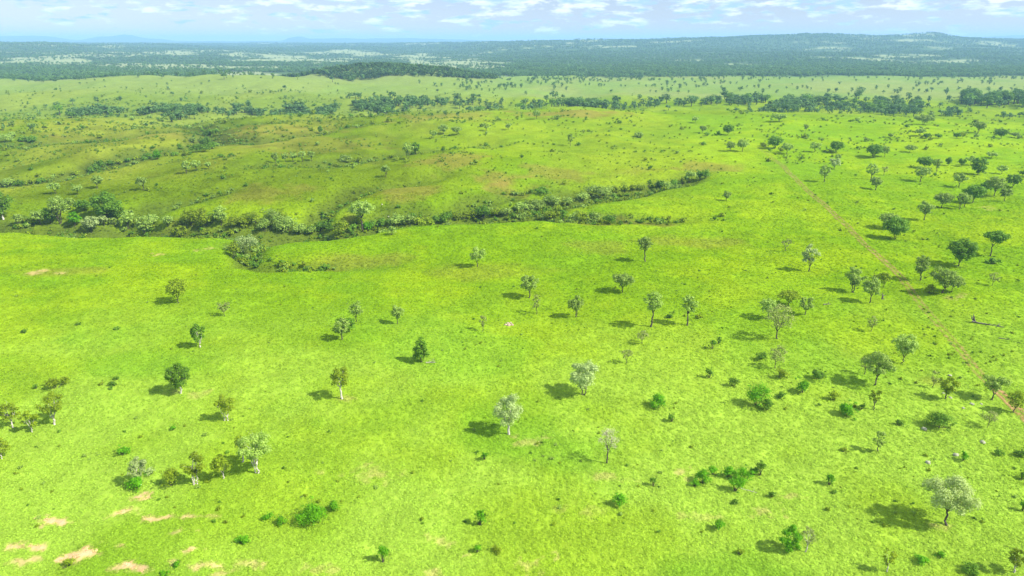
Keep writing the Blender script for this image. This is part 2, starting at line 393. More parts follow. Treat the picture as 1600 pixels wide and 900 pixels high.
# ------------------------------------------------------------------ trees seen one by one: px, base row, top row, width px, style, label, options
T = [
 (279,474,436,40,'O','open olive tree with forking dark limbs on its own below the gully bushes',dict(shape='vase')),
 (351,494,470,22,'S','thin washed-out sapling behind the small fresh green tree with a pale trunk',{}),
 (312,543,502,25,'D','small fresh dark green tree with lopsided crown and pale trunk',dict(bark='P')),
 (283,615,567,38,'D','dense round dark green tree on a short white trunk, sharp shadow beside it',dict(bark='P',tb=.24)),
 (86,663,612,40,'O','yellow-green tree with uneven crown behind the small low tree at the frame edge',dict(bark='P')),
 (20,668,628,30,'O','small bushy olive tree with white trunk at the very edge of the picture',dict(bark='P')),
 (50,675,641,28,'O','low olive tree between the edge tree and the yellow-green tree',dict(bark='P')),
 (355,657,618,36,'O','small spreading olive tree on two thin pale trunks',dict(stems=2,bark='P',shape='vase')),
 (3,717,686,32,'O','tree cut by the frame edge with a thick bent white trunk',dict(bark='P',lean=-.1)),
 (219,757,714,30,'P','silver leaved little tree standing over a bright green bush',dict(bark='P')),
 (306,757,706,36,'O','olive tree with several white stems next to the round olive shrub',dict(stems=3,bark='P')),
 (350,749,708,30,'O','narrow olive tree with white trunk between two larger clumps',dict(bark='P')),
 (380,722,673,20,'O','slim yellowish tree with high crown close against the many-stemmed grey tree',dict(bark='P')),
 (404,738,676,52,'G','many-stemmed grey-green tree with thin white trunks',dict(stems=3,bark='P')),
 (534,531,495,28,'G','grey-green tree with dark trunk in front of a dark leafed one',{}),
 (546,519,496,20,'D','dark rounded little tree hugging the grey-green tree',{}),
 (557,503,470,25,'G','tall narrow grey tree right behind the dark rounded little tree',{}),
 (621,506,478,25,'G','small grey tree with vase shaped crown and thin dark stem, alone',dict(shape='vase')),
 (755,517,492,16,'S','tiny sparse tree close by the pink stone heap',{}),
 (658,566,524,32,'D','dense dark cone shaped tree with pale dead wood at its foot',dict(tb=.1,shape='cone')),
 (535,623,573,34,'O','olive round topped tree on a slim white trunk with separate shadow',dict(bark='P',tb=.42)),
 (746,417,383,27,'G','grey-green tree with straight dark trunk, last before the gully slope',{}),
 (827,465,426,31,'G','grey-green tree with bent trunk next to a thin sapling',{}),
 (838,491,460,17,'S','thin bare looking sapling in front of the bent grey-green tree',{}),
 (899,495,458,27,'G','compact grey tree on twin dark trunks casting a long shadow',dict(stems=2)),
 (972,457,427,36,'G','broad flat topped grey-green tree on a short thin trunk',dict(shape='vase')),
 (1017,511,454,32,'G','tallest slender grey-green tree of the middle field, with long dark trunk',dict(tb=.42)),
 (1074,508,460,26,'G','slender tree with narrow crown and thick dark trunk beside the tallest one',dict(tb=.42)),
 (1003,537,516,24,'S','ghostly pale sapling in the open grass in front of the tallest slender tree',{}),
 (979,568,544,20,'S','faint pale sapling behind the big silvery tree',{}),
 (913,618,563,52,'P','big rounded silvery tree with dark shadow on bright grass',dict(stems=2)),
 (795,678,615,48,'P','large pale silver tree with whitish stems and separate oval shadow',dict(bark='P',tb=.25)),
 (1007,409,368,27,'G','dark topped grey-green tree with bare straight trunk near the slope',dict(tb=.48)),
 (1264,424,381,27,'P','slim silvery tree closest to the bare brown track',{}),
 (1227,393,370,16,'S','thin sapling behind the slim silvery tree near the track',{}),
 (1334,457,416,32,'G','grey-green tree with forked trunk, first of three beside the track',dict(stems=2)),
 (1359,473,432,32,'G','middle tree of the three beside the track, straight dark stem',{}),
 (1381,449,424,22,'O','small olive tree touching the edge of the track',{}),
 (1438,439,398,27,'G','leaning grey-green tree just across the track',dict(lean=.08)),
 (1470,458,416,40,'G','full crowned tree on two dark trunks with a low shrub at its side',dict(stems=2)),
 (1487,456,430,28,'G','smaller leaning tree growing into the full crowned pair',dict(lean=.12)),
 (1498,416,372,42,'D','dark wide crowned tree with a slanting dark trunk',dict(lean=-.05)),
 (1547,400,361,36,'D','dark flat crowned tree on a strongly leaning trunk',dict(lean=.12,tb=.5,shape='vase')),
 (1550,447,423,18,'S','thin pale sapling alone between the track and the frame edge',{}),
 (1232,478,454,38,'O','spreading olive tree behind the large brown-grey tree',dict(shape='vase')),
 (1213,530,470,48,'S','large thin crowned brown-grey tree on a dark stem, foremost of a group',dict()),
 (1200,498,466,30,'G','grey tree half hidden at the back of the large brown-grey tree',{}),
 (1258,492,460,24,'G','small grey-green tree close to the lying grey log',{}),
 (1361,518,494,18,'S','delicate small tree by itself with thin shadow',{}),
 (1211,575,539,30,'S','thin greyish tree amid low bushes below the large brown-grey tree',{}),
 (1408,568,521,44,'G','wide vase shaped grey tree behind the glossy green one',dict(shape='vase')),
 (1366,602,548,46,'G','glossy mid green tree with thick dark trunk and pale leaf tips',dict(shape='round')),
 (1350,585,556,18,'S','wispy sapling pressed against the glossy mid green tree',{}),
 (1364,641,607,20,'O','narrow upright olive tree directly below the glossy green tree',dict(tb=.25)),
 (1457,606,577,14,'S','thin pole-like sapling beside the tree with a bare forked branch',{}),
 (1478,624,588,32,'O','one sided tree with bare forked branch and pale stones around its base',dict(shape='vase')),
 (1549,624,585,37,'G','brownish grey tree just before the red dirt bank',dict(shape='vase')),
 (1583,645,609,28,'O','dark olive tree growing on the edge of the red dirt bank',{}),
 (1543,668,640,26,'S','thin bare crowned tree over its own shadow near the red bank',{}),
 (1371,706,672,20,'G','small upright tree with thin stem and dark shadow patch',{}),
 (1477,820,745,78,'Y','largest pale feathery tree with dark trunk and big shadow',dict(tb=.30)),
 (1232,862,823,36,'B','dense bright green low tree with black-green shadow',dict(tb=.12)),
 (1258,863,822,24,'S','pinkish grey thin tree standing against the dense bright green one',dict(bark='P')),
 (1385,893,857,21,'O','small tree with white stem cut close by the lower frame',dict(bark='P')),
 (1583,895,853,30,'O','thin olive tree in the lowest corner of the picture',dict(bark='P')),
 (948,723,667,36,'N','leafless pale tree with a haze of fine twigs',{}),
 # along and beyond the first gully
 (5,343,294,36,'D','big dark tree with leaning white trunk at the frame edge by the gully',dict(bark='P')),
 (88,303,284,19,'G','small tree highest up the slope left of the bushy one',dict(lean=-.12)),
 (122,304,288,17,'G','small bushy tree with light stems on the slope over the thicket',{}),
 (152,295,273,18,'G','leaning small tree with curved dark trunk on the slope',dict(lean=-.14)),
 (223,297,273,18,'G','rounded tree with split dark trunk alone on the bright slope',dict(stems=2)),
 (30,352,332,16,'G','thin double stemmed tree on the near rim of the gully by the frame edge',dict(stems=2)),
 (64,352,326,24,'G','grey-green tree with leaning stem in the gully thicket',{}),
 (94,349,305,32,'G','tall layered blue-green tree in the middle of the gully thicket',dict(stems=2)),
 (80,350,322,22,'D','dark low tree beneath the tall layered blue-green tree',{}),
 (110,328,308,22,'G','tree with dark trunk at the back of the thicket',{}),
 (131,330,311,24,'D','rounded dark purple-green tree at the back of the thicket',{}),
 (117,354,328,22,'B','bright yellow-green tree with black trunk in the thicket',{}),
 (144,364,336,26,'P','pale round tree on a thin stem standing on the rim of the gully',{}),
 (163,354,334,16,'P','silvery small tree with thin stem in front of the huge dark tree',{}),
 (168,344,297,44,'D','huge dark round tree dominating the gully thicket',dict(tb=.15)),
 (184,342,318,22,'D','deep green dark tree shouldering the huge round one',dict(tb=.1)),
 (201,357,328,22,'G','thin stemmed grey tree between the dark mass and the compact rim tree',{}),
 (227,369,334,26,'G','compact grey-green tree on slim trunk at the rim of the gully',{}),
 (281,372,352,26,'O','low rounded yellow-green tree at the rim of the gully',dict(tb=.15)),
 (240,353,334,20,'G','grey-green tree tucked behind the compact rim tree',{}),
 (263,354,336,20,'G','loose grey tree in the gully past the compact rim tree',{}),
 (300,353,326,30,'O','wide olive tree in the gully with feathery crown',dict(tb=.15)),
 (322,353,333,26,'O','low spreading light olive tree in the gully bed',dict(tb=.12)),
 (346,352,321,24,'G','blue-grey tree standing out of the olive gully growth',dict(tb=.15)),
 (567,360,312,38,'G','prominent umbrella crowned tree with long bare trunk at the gully',dict(tb=.46,stems=2)),
 (603,277,255,14,'G','solitary slender tree on the open hillside beyond the gully',{}),
 (1135,314,298,15,'G','solitary little tree on the bright field between gully head and track',{}),
 (891,228,208,11,'G','solitary leaning tree high on the bright ridge',{}),
 (1137,211,194,18,'D','dark blue-green tree on the ridge near the end of the track',{}),
 (1097,208,195,12,'G','small tree on the ridge with a tiny bush at its foot',{}),
 (1086,192,181,12,'G','flat topped tiny tree near the crest of the ridge',{}),
 (1141,237,220,18,'G','first of two like trees near the top of the track, farther from it',{}),
 (1160,237,216,20,'G','second of two like trees near the top of the track, nearer to it',{}),
 (998,214,206,15,'G','low grey bushy tree on the bright ridge',dict(tb=.05)),
 (678,216,203,13,'G','small leaning tree at the front of the hilltop row',{}),
 (693,210,193,16,'G','dense tree at the start of the hilltop row',{}),
 (713,211,196,18,'G','double stemmed tree in the hilltop row',dict(stems=2)),
 (638,248,220,18,'G','tall narrow tree in the shallow hillside hollow',dict(stems=2)),
 (650,242,221,14,'D','dark slim tree in the shallow hillside hollow',{}),
 (501,209,196,9,'D','narrow dark tree alone on the pale slope',{}),
 (430,255,237,14,'G','first tree of the thin line on the hillside rim',{}),
 (446,253,238,12,'G','thin pole tree in the line on the hillside rim',{}),
 (458,253,237,14,'G','rounder tree in the line on the hillside rim',{}),
 (473,253,234,14,'G','tallest tree in the line on the hillside rim',{}),
 (487,252,234,13,'G','last tree of the line on the hillside rim',{}),
 (760,205,192,10,'G','tiny round tree, nearer one of two on the hilltop',{}),
 (794,203,191,10,'G','tiny round tree, farther one of two on the hilltop',{}),
 (292,271,249,15,'G','tree at the start of the small rim group above the hollow',{}),
 (308,267,249,15,'G','middle tree of the small rim group above the hollow',dict(stems=2)),
 (326,264,252,11,'G','smallest tree of the rim group with dark foot',{}),
 # right hand paddock
 (1288,284,256,17,'G','tall tree in a tight pair beside the upper track, nearer to it',dict(lean=.05)),
 (1303,264,246,18,'P','silvery tree in the tight pair beside the upper track',{}),
 (1309,252,240,12,'G','small tree right behind the silvery one of the pair',{}),
 (1361,280,255,19,'G','grey tree overlapping the wide one below it in a trio',{}),
 (1368,297,274,20,'G','front tree of a trio in the far paddock',{}),
 (1381,274,258,10,'S','thin see-through tree of the trio in the far paddock',{}),
 (1438,284,258,24,'G','round crowned tree in front of the two dark ones by the bushes',{}),
 (1445,263,244,26,'D','dark broad tree behind the round crowned one',{}),
 (1463,268,247,13,'G','tree with leaning thin trunk next to the dark broad one',{}),
 (1481,259,245,11,'D','small dark tree with short trunk past the leaning one',{}),
 (1498,293,270,22,'G','vase shaped tree alone with its crown forked at the base',dict(shape='vase')),
 (1502,260,247,12,'D','small dark tree behind the tree with leafy base',{}),
 (1528,273,245,24,'D','tall tree with leafy base and crooked top',dict(tb=.08)),
 (1516,258,243,16,'G','pale tree touching the tree with leafy base',{}),
 (1444,344,314,26,'G','umbrella tree with thin trunk leading the row toward the frame edge',dict(shape='vase')),
 (1471,325,301,30,'G','second tree in the row toward the frame edge, wide flat crown',dict(shape='vase')),
 (1500,327,299,20,'G','double trunked tree in the row toward the frame edge',dict(stems=2)),
 (1507,324,300,16,'G','slender tree close behind the double trunked one',{}),
 (1519,317,288,32,'D','largest dark tree in the row toward the frame edge',dict()),
 (1553,306,275,30,'G','tall many stemmed tree in the cluster at the frame edge',dict(stems=2)),
 (1569,314,292,20,'G','small round tree in front of the cluster at the frame edge',{}),
 (1582,293,270,22,'D','dark spreading tree in the cluster at the frame edge',{}),
 (1565,272,258,16,'G','high tree at the back of the cluster at the frame edge',{}),
 (1541,300,283,18,'D','dark tree between the many stemmed and the crooked one',{}),
 (1598,275,266,12,'D','dark half cut tree at the frame edge of the paddock',{}),
 (1397,373,338,36,'D','dark wide tree with forked trunk, front of a touching pair',dict(stems=2)),
 (1388,357,331,30,'G','paler wide tree, back of a touching pair',{}),
 (1365,246,224,24,'D','dark many trunked clump tree at the back of the paddock',dict(stems=3)),
 (1382,245,226,16,'G','lighter tree next to the dark many trunked clump',{}),
 (1306,238,219,22,'D','dark round tree above the tight pair',{}),
 (1273,238,221,18,'G','tree with thin twin trunks above the upper track',dict(stems=2)),
 (1229,241,222,19,'G','dark footed tree nearest the upper track',{}),
 (1210,232,212,24,'D','wide low tree behind the dark footed one',dict(stems=2)),
 (1421,238,226,18,'G','tree standing in the line of bushes at the back of the paddock',{}),
 (1437,212,200,16,'G','pale flat tree on the far rim of the paddock',{}),
 (1448,216,208,11,'D','low dark tree beside the pale flat one on the rim',{}),
 (1467,216,209,10,'D','tiny dark tree on the far rim of the paddock',{}),
 (1495,216,207,13,'D','first of two touching dark trees on the far rim',{}),
 (1503,216,206,13,'O','second of two touching trees on the far rim, lighter',{}),
 (1525,218,208,9,'G','tiny tree with thin trunk on the far rim',{}),
 (1564,216,201,17,'D','dark umbrella tree on the far rim with clear trunk',dict(shape='vase')),
 (1585,215,206,14,'G','fuzzy greyish tree at the end of the far rim',{}),
 (1528,208,188,20,'G','tall many trunked grey tree at the boundary of the plain',dict(stems=3)),
 (1549,247,237,17,'G','low umbrella tree by itself past the tree with leafy base',dict(shape='vase')),
 (1391,215,208,8,'G','speck of a tree on the rim above the clump tree',{}),
 (1259,205,194,8,'G','speck of a tree on the rim above the upper track',{}),
 (1217,190,177,24,'G','wide dark many trunked tree on the crest line',dict(stems=3,shape='vase')),
 (1442,195,179,28,'G','wide tree group trunk on the crest near the frame edge',dict(stems=3)),
 (838,186,170,14,'G','lone dark tree on the crest of the bright ridge',{}),
]
# shrubs: px, base, top, width, style, label
S = [
 (88,606,591,40,'O','long low olive shrub with dark gaps behind the yellow-green tree'),
 (57,607,600,9,'D','very small dark shrub beside the long low olive shrub'),
 (160,602,596,10,'O','small flat shrub, nearest the long low one'),
 (176,603,595,13,'D','dark tuft shrub in a group of four in the grass'),
 (181,593,587,9,'D','tiny upper tuft shrub in the group of four'),
 (174,608,603,7,'D','tiny lower tuft shrub in the group of four'),
 (268,758,729,34,'O','round olive shrub with a fine reddish tint next to a white stemmed tree'),
 (216,762,741,32,'B','bright green bush under the silver leaved little tree'),
 (235,742,729,14,'P','small silvery shrub touching the silver leaved tree'),
 (194,710,696,19,'B','small dark-bottomed green bush alone above the silver tree'),
 (271,672,664,9,'B','tiny green bush between the two small olive trees and the grey clump'),
 (380,849,837,26,'B','low green bush on the pale grass near the bottom edge'),
 (277,886,876,13,'B','tiny bush on a bare earth patch'),
 (257,899,893,18,'B','bright low bush cut by the bottom edge'),
 (107,885,873,20,'O','scrubby brownish bush between bare patches'),
 (183,515,510,12,'D','small dark shrub alone in the open field'),
 (122,508,504,9,'D','tiny dark shrub farther off than the open field shrub'),
 (38,520,514,9,'D','tiny dark shrub close to the frame edge'),
 (487,815,784,42,'B','largest bright green rounded bush in the pale foreground'),
 (521,798,782,20,'B','smaller fresh bush attached to the largest rounded bush'),
 (418,811,801,16,'B','faint green bush, first of a small pair'),
 (440,819,806,17,'B','darker green bush, second of a small pair'),
 (750,821,791,17,'B','upright bright green bush with crooked stem and long shadow'),
 (598,879,848,19,'B','egg shaped bright green sapling bush near the bottom edge'),
 (746,863,850,13,'B','small dark upright bush below the crooked stem bush'),
 (757,719,704,10,'B','small slim bush with shadow below the large silver tree'),
 (776,863,855,20,'O','sparse olive weed clump next to the small upright bush'),
 (1028,636,614,28,'B','glowing green bush left of the scattered bush field'),
 (1050,659,645,11,'D','small black-green bush below the glowing one'),
 (1113,545,528,11,'D','thin dark bush with thin shadow'),
 (1123,537,525,7,'D','thin stick-like bush beside the thin dark bush'),
 (1108,591,575,13,'D','dark little bush with pointed shadow'),
 (1146,604,589,15,'D','dark little bush, in front of the pale specks'),
 (1189,562,549,18,'D','dark irregular bush at the foot of the thin greyish tree'),
 (1182,634,596,34,'B','tall bright bush with dark bottom, largest of the bush field'),
 (1199,641,622,22,'D','dark round bush against the tall bright bush'),
 (1254,614,594,27,'B','mid green loose bush in the bush field'),
 (1276,592,577,30,'D','long dark loose bush behind the mid green one'),
 (1219,622,611,14,'D','small dark bush between larger ones in the bush field'),
 (1302,625,609,18,'O','leaning olive bush with dark shadow tail'),
 (1319,648,628,36,'B','broad low dark green bush beside a narrow olive tree'),
 (1346,640,630,8,'D','tiny bush between the broad low bush and the narrow olive tree'),
 (1218,590,572,22,'O','loose yellow-green bush under the thin greyish tree'),
 (1468,668,643,38,'D','large dark ring of bushes with its own shadow'),
 (1404,664,655,12,'D','small dark bush left of the ring of bushes'),
 (1506,720,705,12,'B','small upright dark bush with wide shadow tail'),
 (1560,710,701,14,'D','flat dark bush near the pale stones'),
 (1595,713,702,18,'D','dark bush at the frame edge past the flat one'),
 (1597,748,735,12,'D','upright bush cut by the frame edge'),
 (1598,798,782,12,'B','green bush cut by the frame edge below the upright one'),
 (1517,893,879,30,'D','dark spreading bush near the lower corner'),
 (1438,880,868,22,'B','low mid green bush in front of the white stemmed small tree'),
 (1469,870,862,14,'B','small bush between two others near the lower corner'),
 (1295,757,738,14,'B','small bright bush with long flat shadow'),
 (1302,771,766,9,'D','tiny dark bush under the small bright one'),
 (1206,776,767,12,'D','small dark bush halfway between two bright ones'),
 (1021,759,742,10,'D','narrow dark upright bush with a thin shadow'),
 (969,789,767,22,'B','pale lime bush over a dark shadow band'),
 (1097,754,731,24,'B','dark topped round bush at the start of the bush row'),
 (1085,759,749,14,'B','small bright bush stuck to the start of the bush row'),
 (1115,741,726,16,'B','second bush of the bush row, small and bright'),
 (1138,746,727,22,'B','third bush of the bush row, dark sided'),
 (1160,752,728,26,'B','broad bright bush in the centre of the bush row'),
 (1149,767,744,22,'B','round bush in front of the bush row'),
 (1187,742,719,16,'D','upright two lobed bush at the end of the bush row'),
 (1177,742,729,12,'B','little bush beneath the two lobed one'),
 (1122,826,809,18,'B','fuzzy dark centred bush alone below the bush row'),
 (1147,787,780,12,'D','tiny dark tuft between the bush row and the fuzzy bush'),
 (1155,866,858,12,'O','tiny olive tuft near the bottom edge'),
 (1319,706,699,16,'O','flat olive bush with oval shade above the bright bush'),
 (1046,497,489,10,'D','small dark bush between the two slender trees'),
 (1090,497,490,14,'O','thin brown bush behind the slender narrow crowned tree'),
 (1550,412,402,24,'D','dark flat bush under the strongly leaning tree'),
 (1451,458,442,22,'O','low brownish shrub beside the full crowned pair'),
 (388,402,364,36,'P','large silvery green thicket bush at the side gully'),
 (365,404,376,24,'O','darker brownish bush leaning on the large silvery thicket bush'),
 (1373,435,426,14,'O','small olive bush by the edge of the track'),
 (815,247,241,7,'D','single dark shrub dot alone on the bright ridge'),
 (1099,227,221,9,'D','small rounded shrub below the tiny ridge tree'),
 (1105,212,206,8,'D','low dark shrub at the foot of the small ridge tree'),
 (1000,215,209,10,'G','pale flat shrub on the ridge'),
]
# gully growth seen in the photo: px, base, top, width, style
GS = [(400,350,326,26,'O'),(415,362,338,28,'P'),(424,348,322,24,'G'),(438,358,330,26,'G'),(452,364,334,30,'G'),(470,366,346,28,'P'),(486,365,352,18,'G'),(502,361,345,20,'D'),(516,360,344,20,'D'),
 (536,366,340,28,'O'),(552,362,348,20,'D'),(584,356,342,22,'D'),(598,354,338,22,'D'),(612,367,350,16,'G'),(622,352,332,26,'G'),(638,350,333,22,'G'),(654,352,336,22,'O'),(668,352,335,24,'O'),(682,350,334,20,'D'),
 (696,348,329,24,'D'),(712,344,330,22,'O'),(728,342,328,22,'O'),(742,340,325,20,'O'),(757,341,318,26,'D'),(775,338,322,22,'O'),(792,337,322,20,'G'),(810,331,314,30,'P'),(838,331,309,32,'G'),(828,322,308,20,'O'),
 (848,303,289,20,'D'),(862,322,301,26,'G'),(860,343,327,20,'O'),(881,348,326,14,'D'),(897,347,330,20,'G'),(912,348,326,26,'O'),(928,347,328,24,'G'),(951,351,332,18,'D'),(969,352,342,9,'D'),(910,314,297,22,'G'),
 (922,306,288,20,'G'),(936,309,285,28,'P'),(948,306,290,18,'G'),(962,301,288,20,'O'),(976,299,287,20,'O'),(990,297,287,18,'O'),(1002,296,286,16,'O'),(1030,297,281,18,'D'),(1042,296,281,18,'G'),(1054,293,279,18,'D'),
 (1077,286,264,18,'G'),(1094,280,264,16,'D'),(1103,278,263,14,'D'),(1066,288,276,14,'O'),(380,352,334,24,'O'),(364,354,336,26,'O'),(312,340,322,24,'O'),(388,345,330,20,'O'),(440,345,325,20,'O'),
 (50,350,338,16,'O'),(180,352,338,16,'G'),(216,352,338,18,'O'),(284,352,340,18,'O'),(330,345,330,20,'D'),(1014,293,279,7,'D'),(572,358,345,20,'B'),(560,350,340,18,'O'),(645,345,332,18,'D'),(703,340,328,16,'D'),(768,334,322,16,'G'),(800,340,330,14,'D'),(870,332,318,16,'O'),(888,320,306,18,'G')]
# growth in the second, farther gully
GS2 = [(150,268,254,16,'D'),(142,270,258,14,'D'),(160,262,248,16,'D'),(172,258,249,16,'D'),(185,256,248,16,'O'),(200,253,246,14,'D'),(232,248,236,16,'D'),(246,249,232,20,'B'),(258,244,236,14,'O'),(272,243,236,18,'D'),(290,243,236,16,'O'),
 (306,238,224,16,'D'),(318,237,222,18,'D'),(332,232,220,16,'D'),(322,226,212,18,'D'),(300,222,212,16,'G'),(336,210,200,18,'D'),(322,212,202,18,'D'),(345,246,240,16,'D'),(362,245,239,18,'D'),
 (50,288,278,22,'O'),(65,286,276,20,'D'),(30,290,281,20,'D'),(12,291,276,24,'G'),(80,283,276,16,'O'),(118,274,266,16,'O'),(540,253,240,18,'G'),(560,254,243,16,'O'),(580,253,246,14,'G'),(618,252,244,16,'O'),(634,253,246,16,'O'),(690,252,246,14,'O'),
 (20,215,205,26,'G'),(50,222,210,22,'D'),(8,222,206,22,'G'),(36,221,212,18,'D')]
for a in T:
    px, b, t, w, st, lab, kw = a
    add_tree(px, b, t, w, st, lab, cat='bare tree' if st == 'N' else 'tree', **kw)
for a in S: add_shrub(*a)
NAMES = {'O': ('olive brown shrub among the growth lining the long near gully', 'olive shrubs in the near gully'),
 'P': ('pale silvery shrub among the growth lining the long near gully', 'silvery shrubs in the near gully'),
 'G': ('grey-green shrub among the growth lining the long near gully', 'grey-green shrubs in the near gully'),
 'D': ('dark green shrub among the growth lining the long near gully', 'dark shrubs in the near gully'),
 'B': ('bright green shrub below the prominent umbrella crowned tree in the gully', 'bright shrubs in the near gully')}
for a in GS:
    if a[4] == 'P': a = a[:4] + ('G',)
    add_shrub(*a, NAMES[a[4]][0], NAMES[a[4]][1])
N2 = {'O': ('olive shrub in the farther winding gully across the hillside', 'olive shrubs in the farther gully'),
 'G': ('grey-green shrub in the farther winding gully across the hillside', 'grey-green shrubs in the farther gully'),
 'D': ('small dark shrub in the farther winding gully across the hillside', 'dark shrubs in the farther gully'),
 'B': ('fresh green tall shrub standing out in the farther winding gully', 'green shrubs in the farther gully')}
for a in GS2: add_shrub(*a, N2[a[4]][0], N2[a[4]][1])

# ------------------------------------------------------------------ far trees
def world_px(px, D):
    z0 = 0.0
    dep = D * CT + (HC - z0) * ST
    return (px - 800) / F * dep
far = []   # x, y, h, w, kind
def belt(pxs, Ds, spread, n, h0, h1_, wr=1.0, kind='belt'):
    for _ in range(n):
        t = rng.uniform(0, len(pxs) - 1.0001); seedk = sum(pxs) % 97
        if float(vnoise(np.array([t * 2.6]), np.array([seedk * 1.0]), 3)[0]) < rng.uniform(.10, .62): continue
        i = int(t); k = t - i
        px = pxs[i] + (pxs[i+1] - pxs[i]) * k; D = Ds[i] + (Ds[i+1] - Ds[i]) * k + rng.normal() * spread * 1.25 + (float(vnoise(np.array([px / 38.]), np.array([3.3]), 8)[0]) - .5) * 75
        h = rng.uniform(h0, h1_) * (1 if rng.random() > .25 else .65)
        far.append((world_px(px, D), D, h, h * rng.uniform(.8, 1.2) * wr, kind))
belt([600,700,850,1000,1200,1300,1400,1440], [905,905,900,915,915,905,890,880], 32, 820, 6, 11.5, 1.25, 'belt')
belt([860,950,1100,1200,1300], [930,950,955,950,950], 12, 220, 9, 13.5, 1.2, 'belt')
belt([1150,1250,1360,1420], [850,840,830,830], 14, 140, 4, 8, 1.1, 'belt')
belt([90,180,300,430,520,600], [770,790,800,815,850,890], 15, 760, 4.5, 9, 1.3, 'creek')
belt([255,290,320], [710,725,760], 14, 60, 5, 9, 1.1, 'creek')
belt([-40,20,60], [600,610,640], 18, 22, 4, 7, 1.1, 'creek')
belt([540,620,700,800], [960,930,930,925], 26, 150, 5, 9, 1.1, 'creek')
belt([1490,1530,1570,1640,1720], [1000,975,965,960,960], 22, 230, 13, 20, .95, 'grove')
belt([1440,1500,1600,1700], [800,790,770,760], 14, 90, 3.5, 7, 1.2, 'rim')
for px, D, h in [(92,770,13),(1343,1010,17),(1338,990,14),(1237,960,13),(1420,975,12),(1432,965,9),(1453,1000,9),(1485,1010,11),(1470,900,8),(1450,890,8),(1508,1030,13),(1519,930,12),(1535,940,13),(868,1050,12),(152,930,9),(112,930,8),(85,905,8),(187,930,7),(70,905,5),(352,1180,12),(428,1230,9),(466,1260,10),(520,1290,12),(270,1020,7),(283,900,6),(610,985,11),(616,985,10),(660,965,9),(666,960,8),(560,1020,8),(545,1010,6),(563,960,7),(585,975,7),(446,1080,8),(446,960,6),(780,1150,10),(790,1130,6),(881,1010,8),(1133,1000,13),(1175,1010,10)]:
    far.append((world_px(px, D), D, h, h * 1.05, 'lone'))
for _ in range(1900):
    px = rng.uniform(640, 1750); D = rng.uniform(1080, 1740) ** 1.0
    if rng.random() > .35 + .65 * sstep(1300, 1700, D): continue
    if float(fbm(np.array([world_px(px, D)]), np.array([D * 2.2]), 130, 3, 66)[0]) < rng.uniform(.40, .58): continue
    h = rng.uniform(4, 9); far.append((world_px(px, D), D, h, h * 1.05, 'plain'))
for _ in range(110):
    px = rng.uniform(-60, 800); D = rng.uniform(620, 1240)
    h = rng.uniform(2, 5); far.append((world_px(px, D), D, h, h * 1.1, 'slope'))
for _ in range(200):
    px = rng.uniform(-60, 420) ; D = rng.uniform(1290, 1650)
    h = rng.uniform(6, 11); far.append((world_px(px, D), D, h, h * 1.15, 'edge'))
def proto_far(seed, n, leaf, lo=.30):
    r = np.random.default_rng(seed)
    k = 9; cen = []; rad = []
    for i in range(k):
        a = r.uniform(0, 6.28); q = r.uniform(.16, .26); rr = r.uniform(0, .30)
        cen.append([math.cos(a) * rr, math.sin(a) * rr, r.uniform(lo, .80)]); rad.append(q)
    cen.append([0, 0, .55]); rad.append(.25)
    cr = clump_leaves(np.array(cen), np.array(rad), n, leaf, r)
    tr = tube(np.array([[0, 0, -.08], [.01, 0, .3], [0, .01, .6]]), [.035, .025, .01], 5)
    return tr, cr
far_arr = sorted(far, key=lambda q: -q[2] * q[3] / (q[1] ** 2))
NTH = 165
kinds = {'belt': ('dark tree in the dense tree belt behind the bright ridge', 'trees of the belt behind the ridge'),
 'creek': ('small dark tree in the winding creek line across the hills', 'trees along the winding creek line'),
 'grove': ('tall dark tree in the solid grove by the frame edge beyond the plain', 'trees of the solid dark grove'),
 'rim': ('low tree in the broken row just beyond the paddock', 'trees of the broken row beyond the paddock'),
 'lone': ('single dark tree standing apart on the distant grass hills and plain', 'lone trees on the distant grass'),
 'plain': ('tiny tree scattered on the pale plain before the forest', 'trees scattered on the pale plain'),
 'slope': ('tiny dark bushy tree on the pale hill slopes this side of the hill crest', 'bushy trees on the hill slopes'),
 'edge': ('dark tree in the wood behind the grassy hill crest', 'trees behind the grassy hill crest')}
protos = []
for s in range(6):
    trk, cr = proto_far(100 + s, 420, .05)
    protos.append((new_mesh('trunk', *trk, [BARK_D]), new_mesh('crown', *cr, [LM['D' if s % 2 else 'F']])))
zz = height(np.array([q[0] for q in far_arr]), np.array([q[1] for q in far_arr]))
for i, q in enumerate(far_arr[:NTH]):
    o = link('tree', None, None, (q[0], q[1], zz[i])); link('trunk', protos[i % 6][0], o); link('crown', protos[i % 6][1], o); o.scale = (q[3] * 1.15, q[3] * 1.15, q[2] * 1.1); o.rotation_euler = (0, 0, rng.uniform(0, 6.28))
    tag(o, kinds[q[4]][0], 'tree', kinds[q[4]][1])

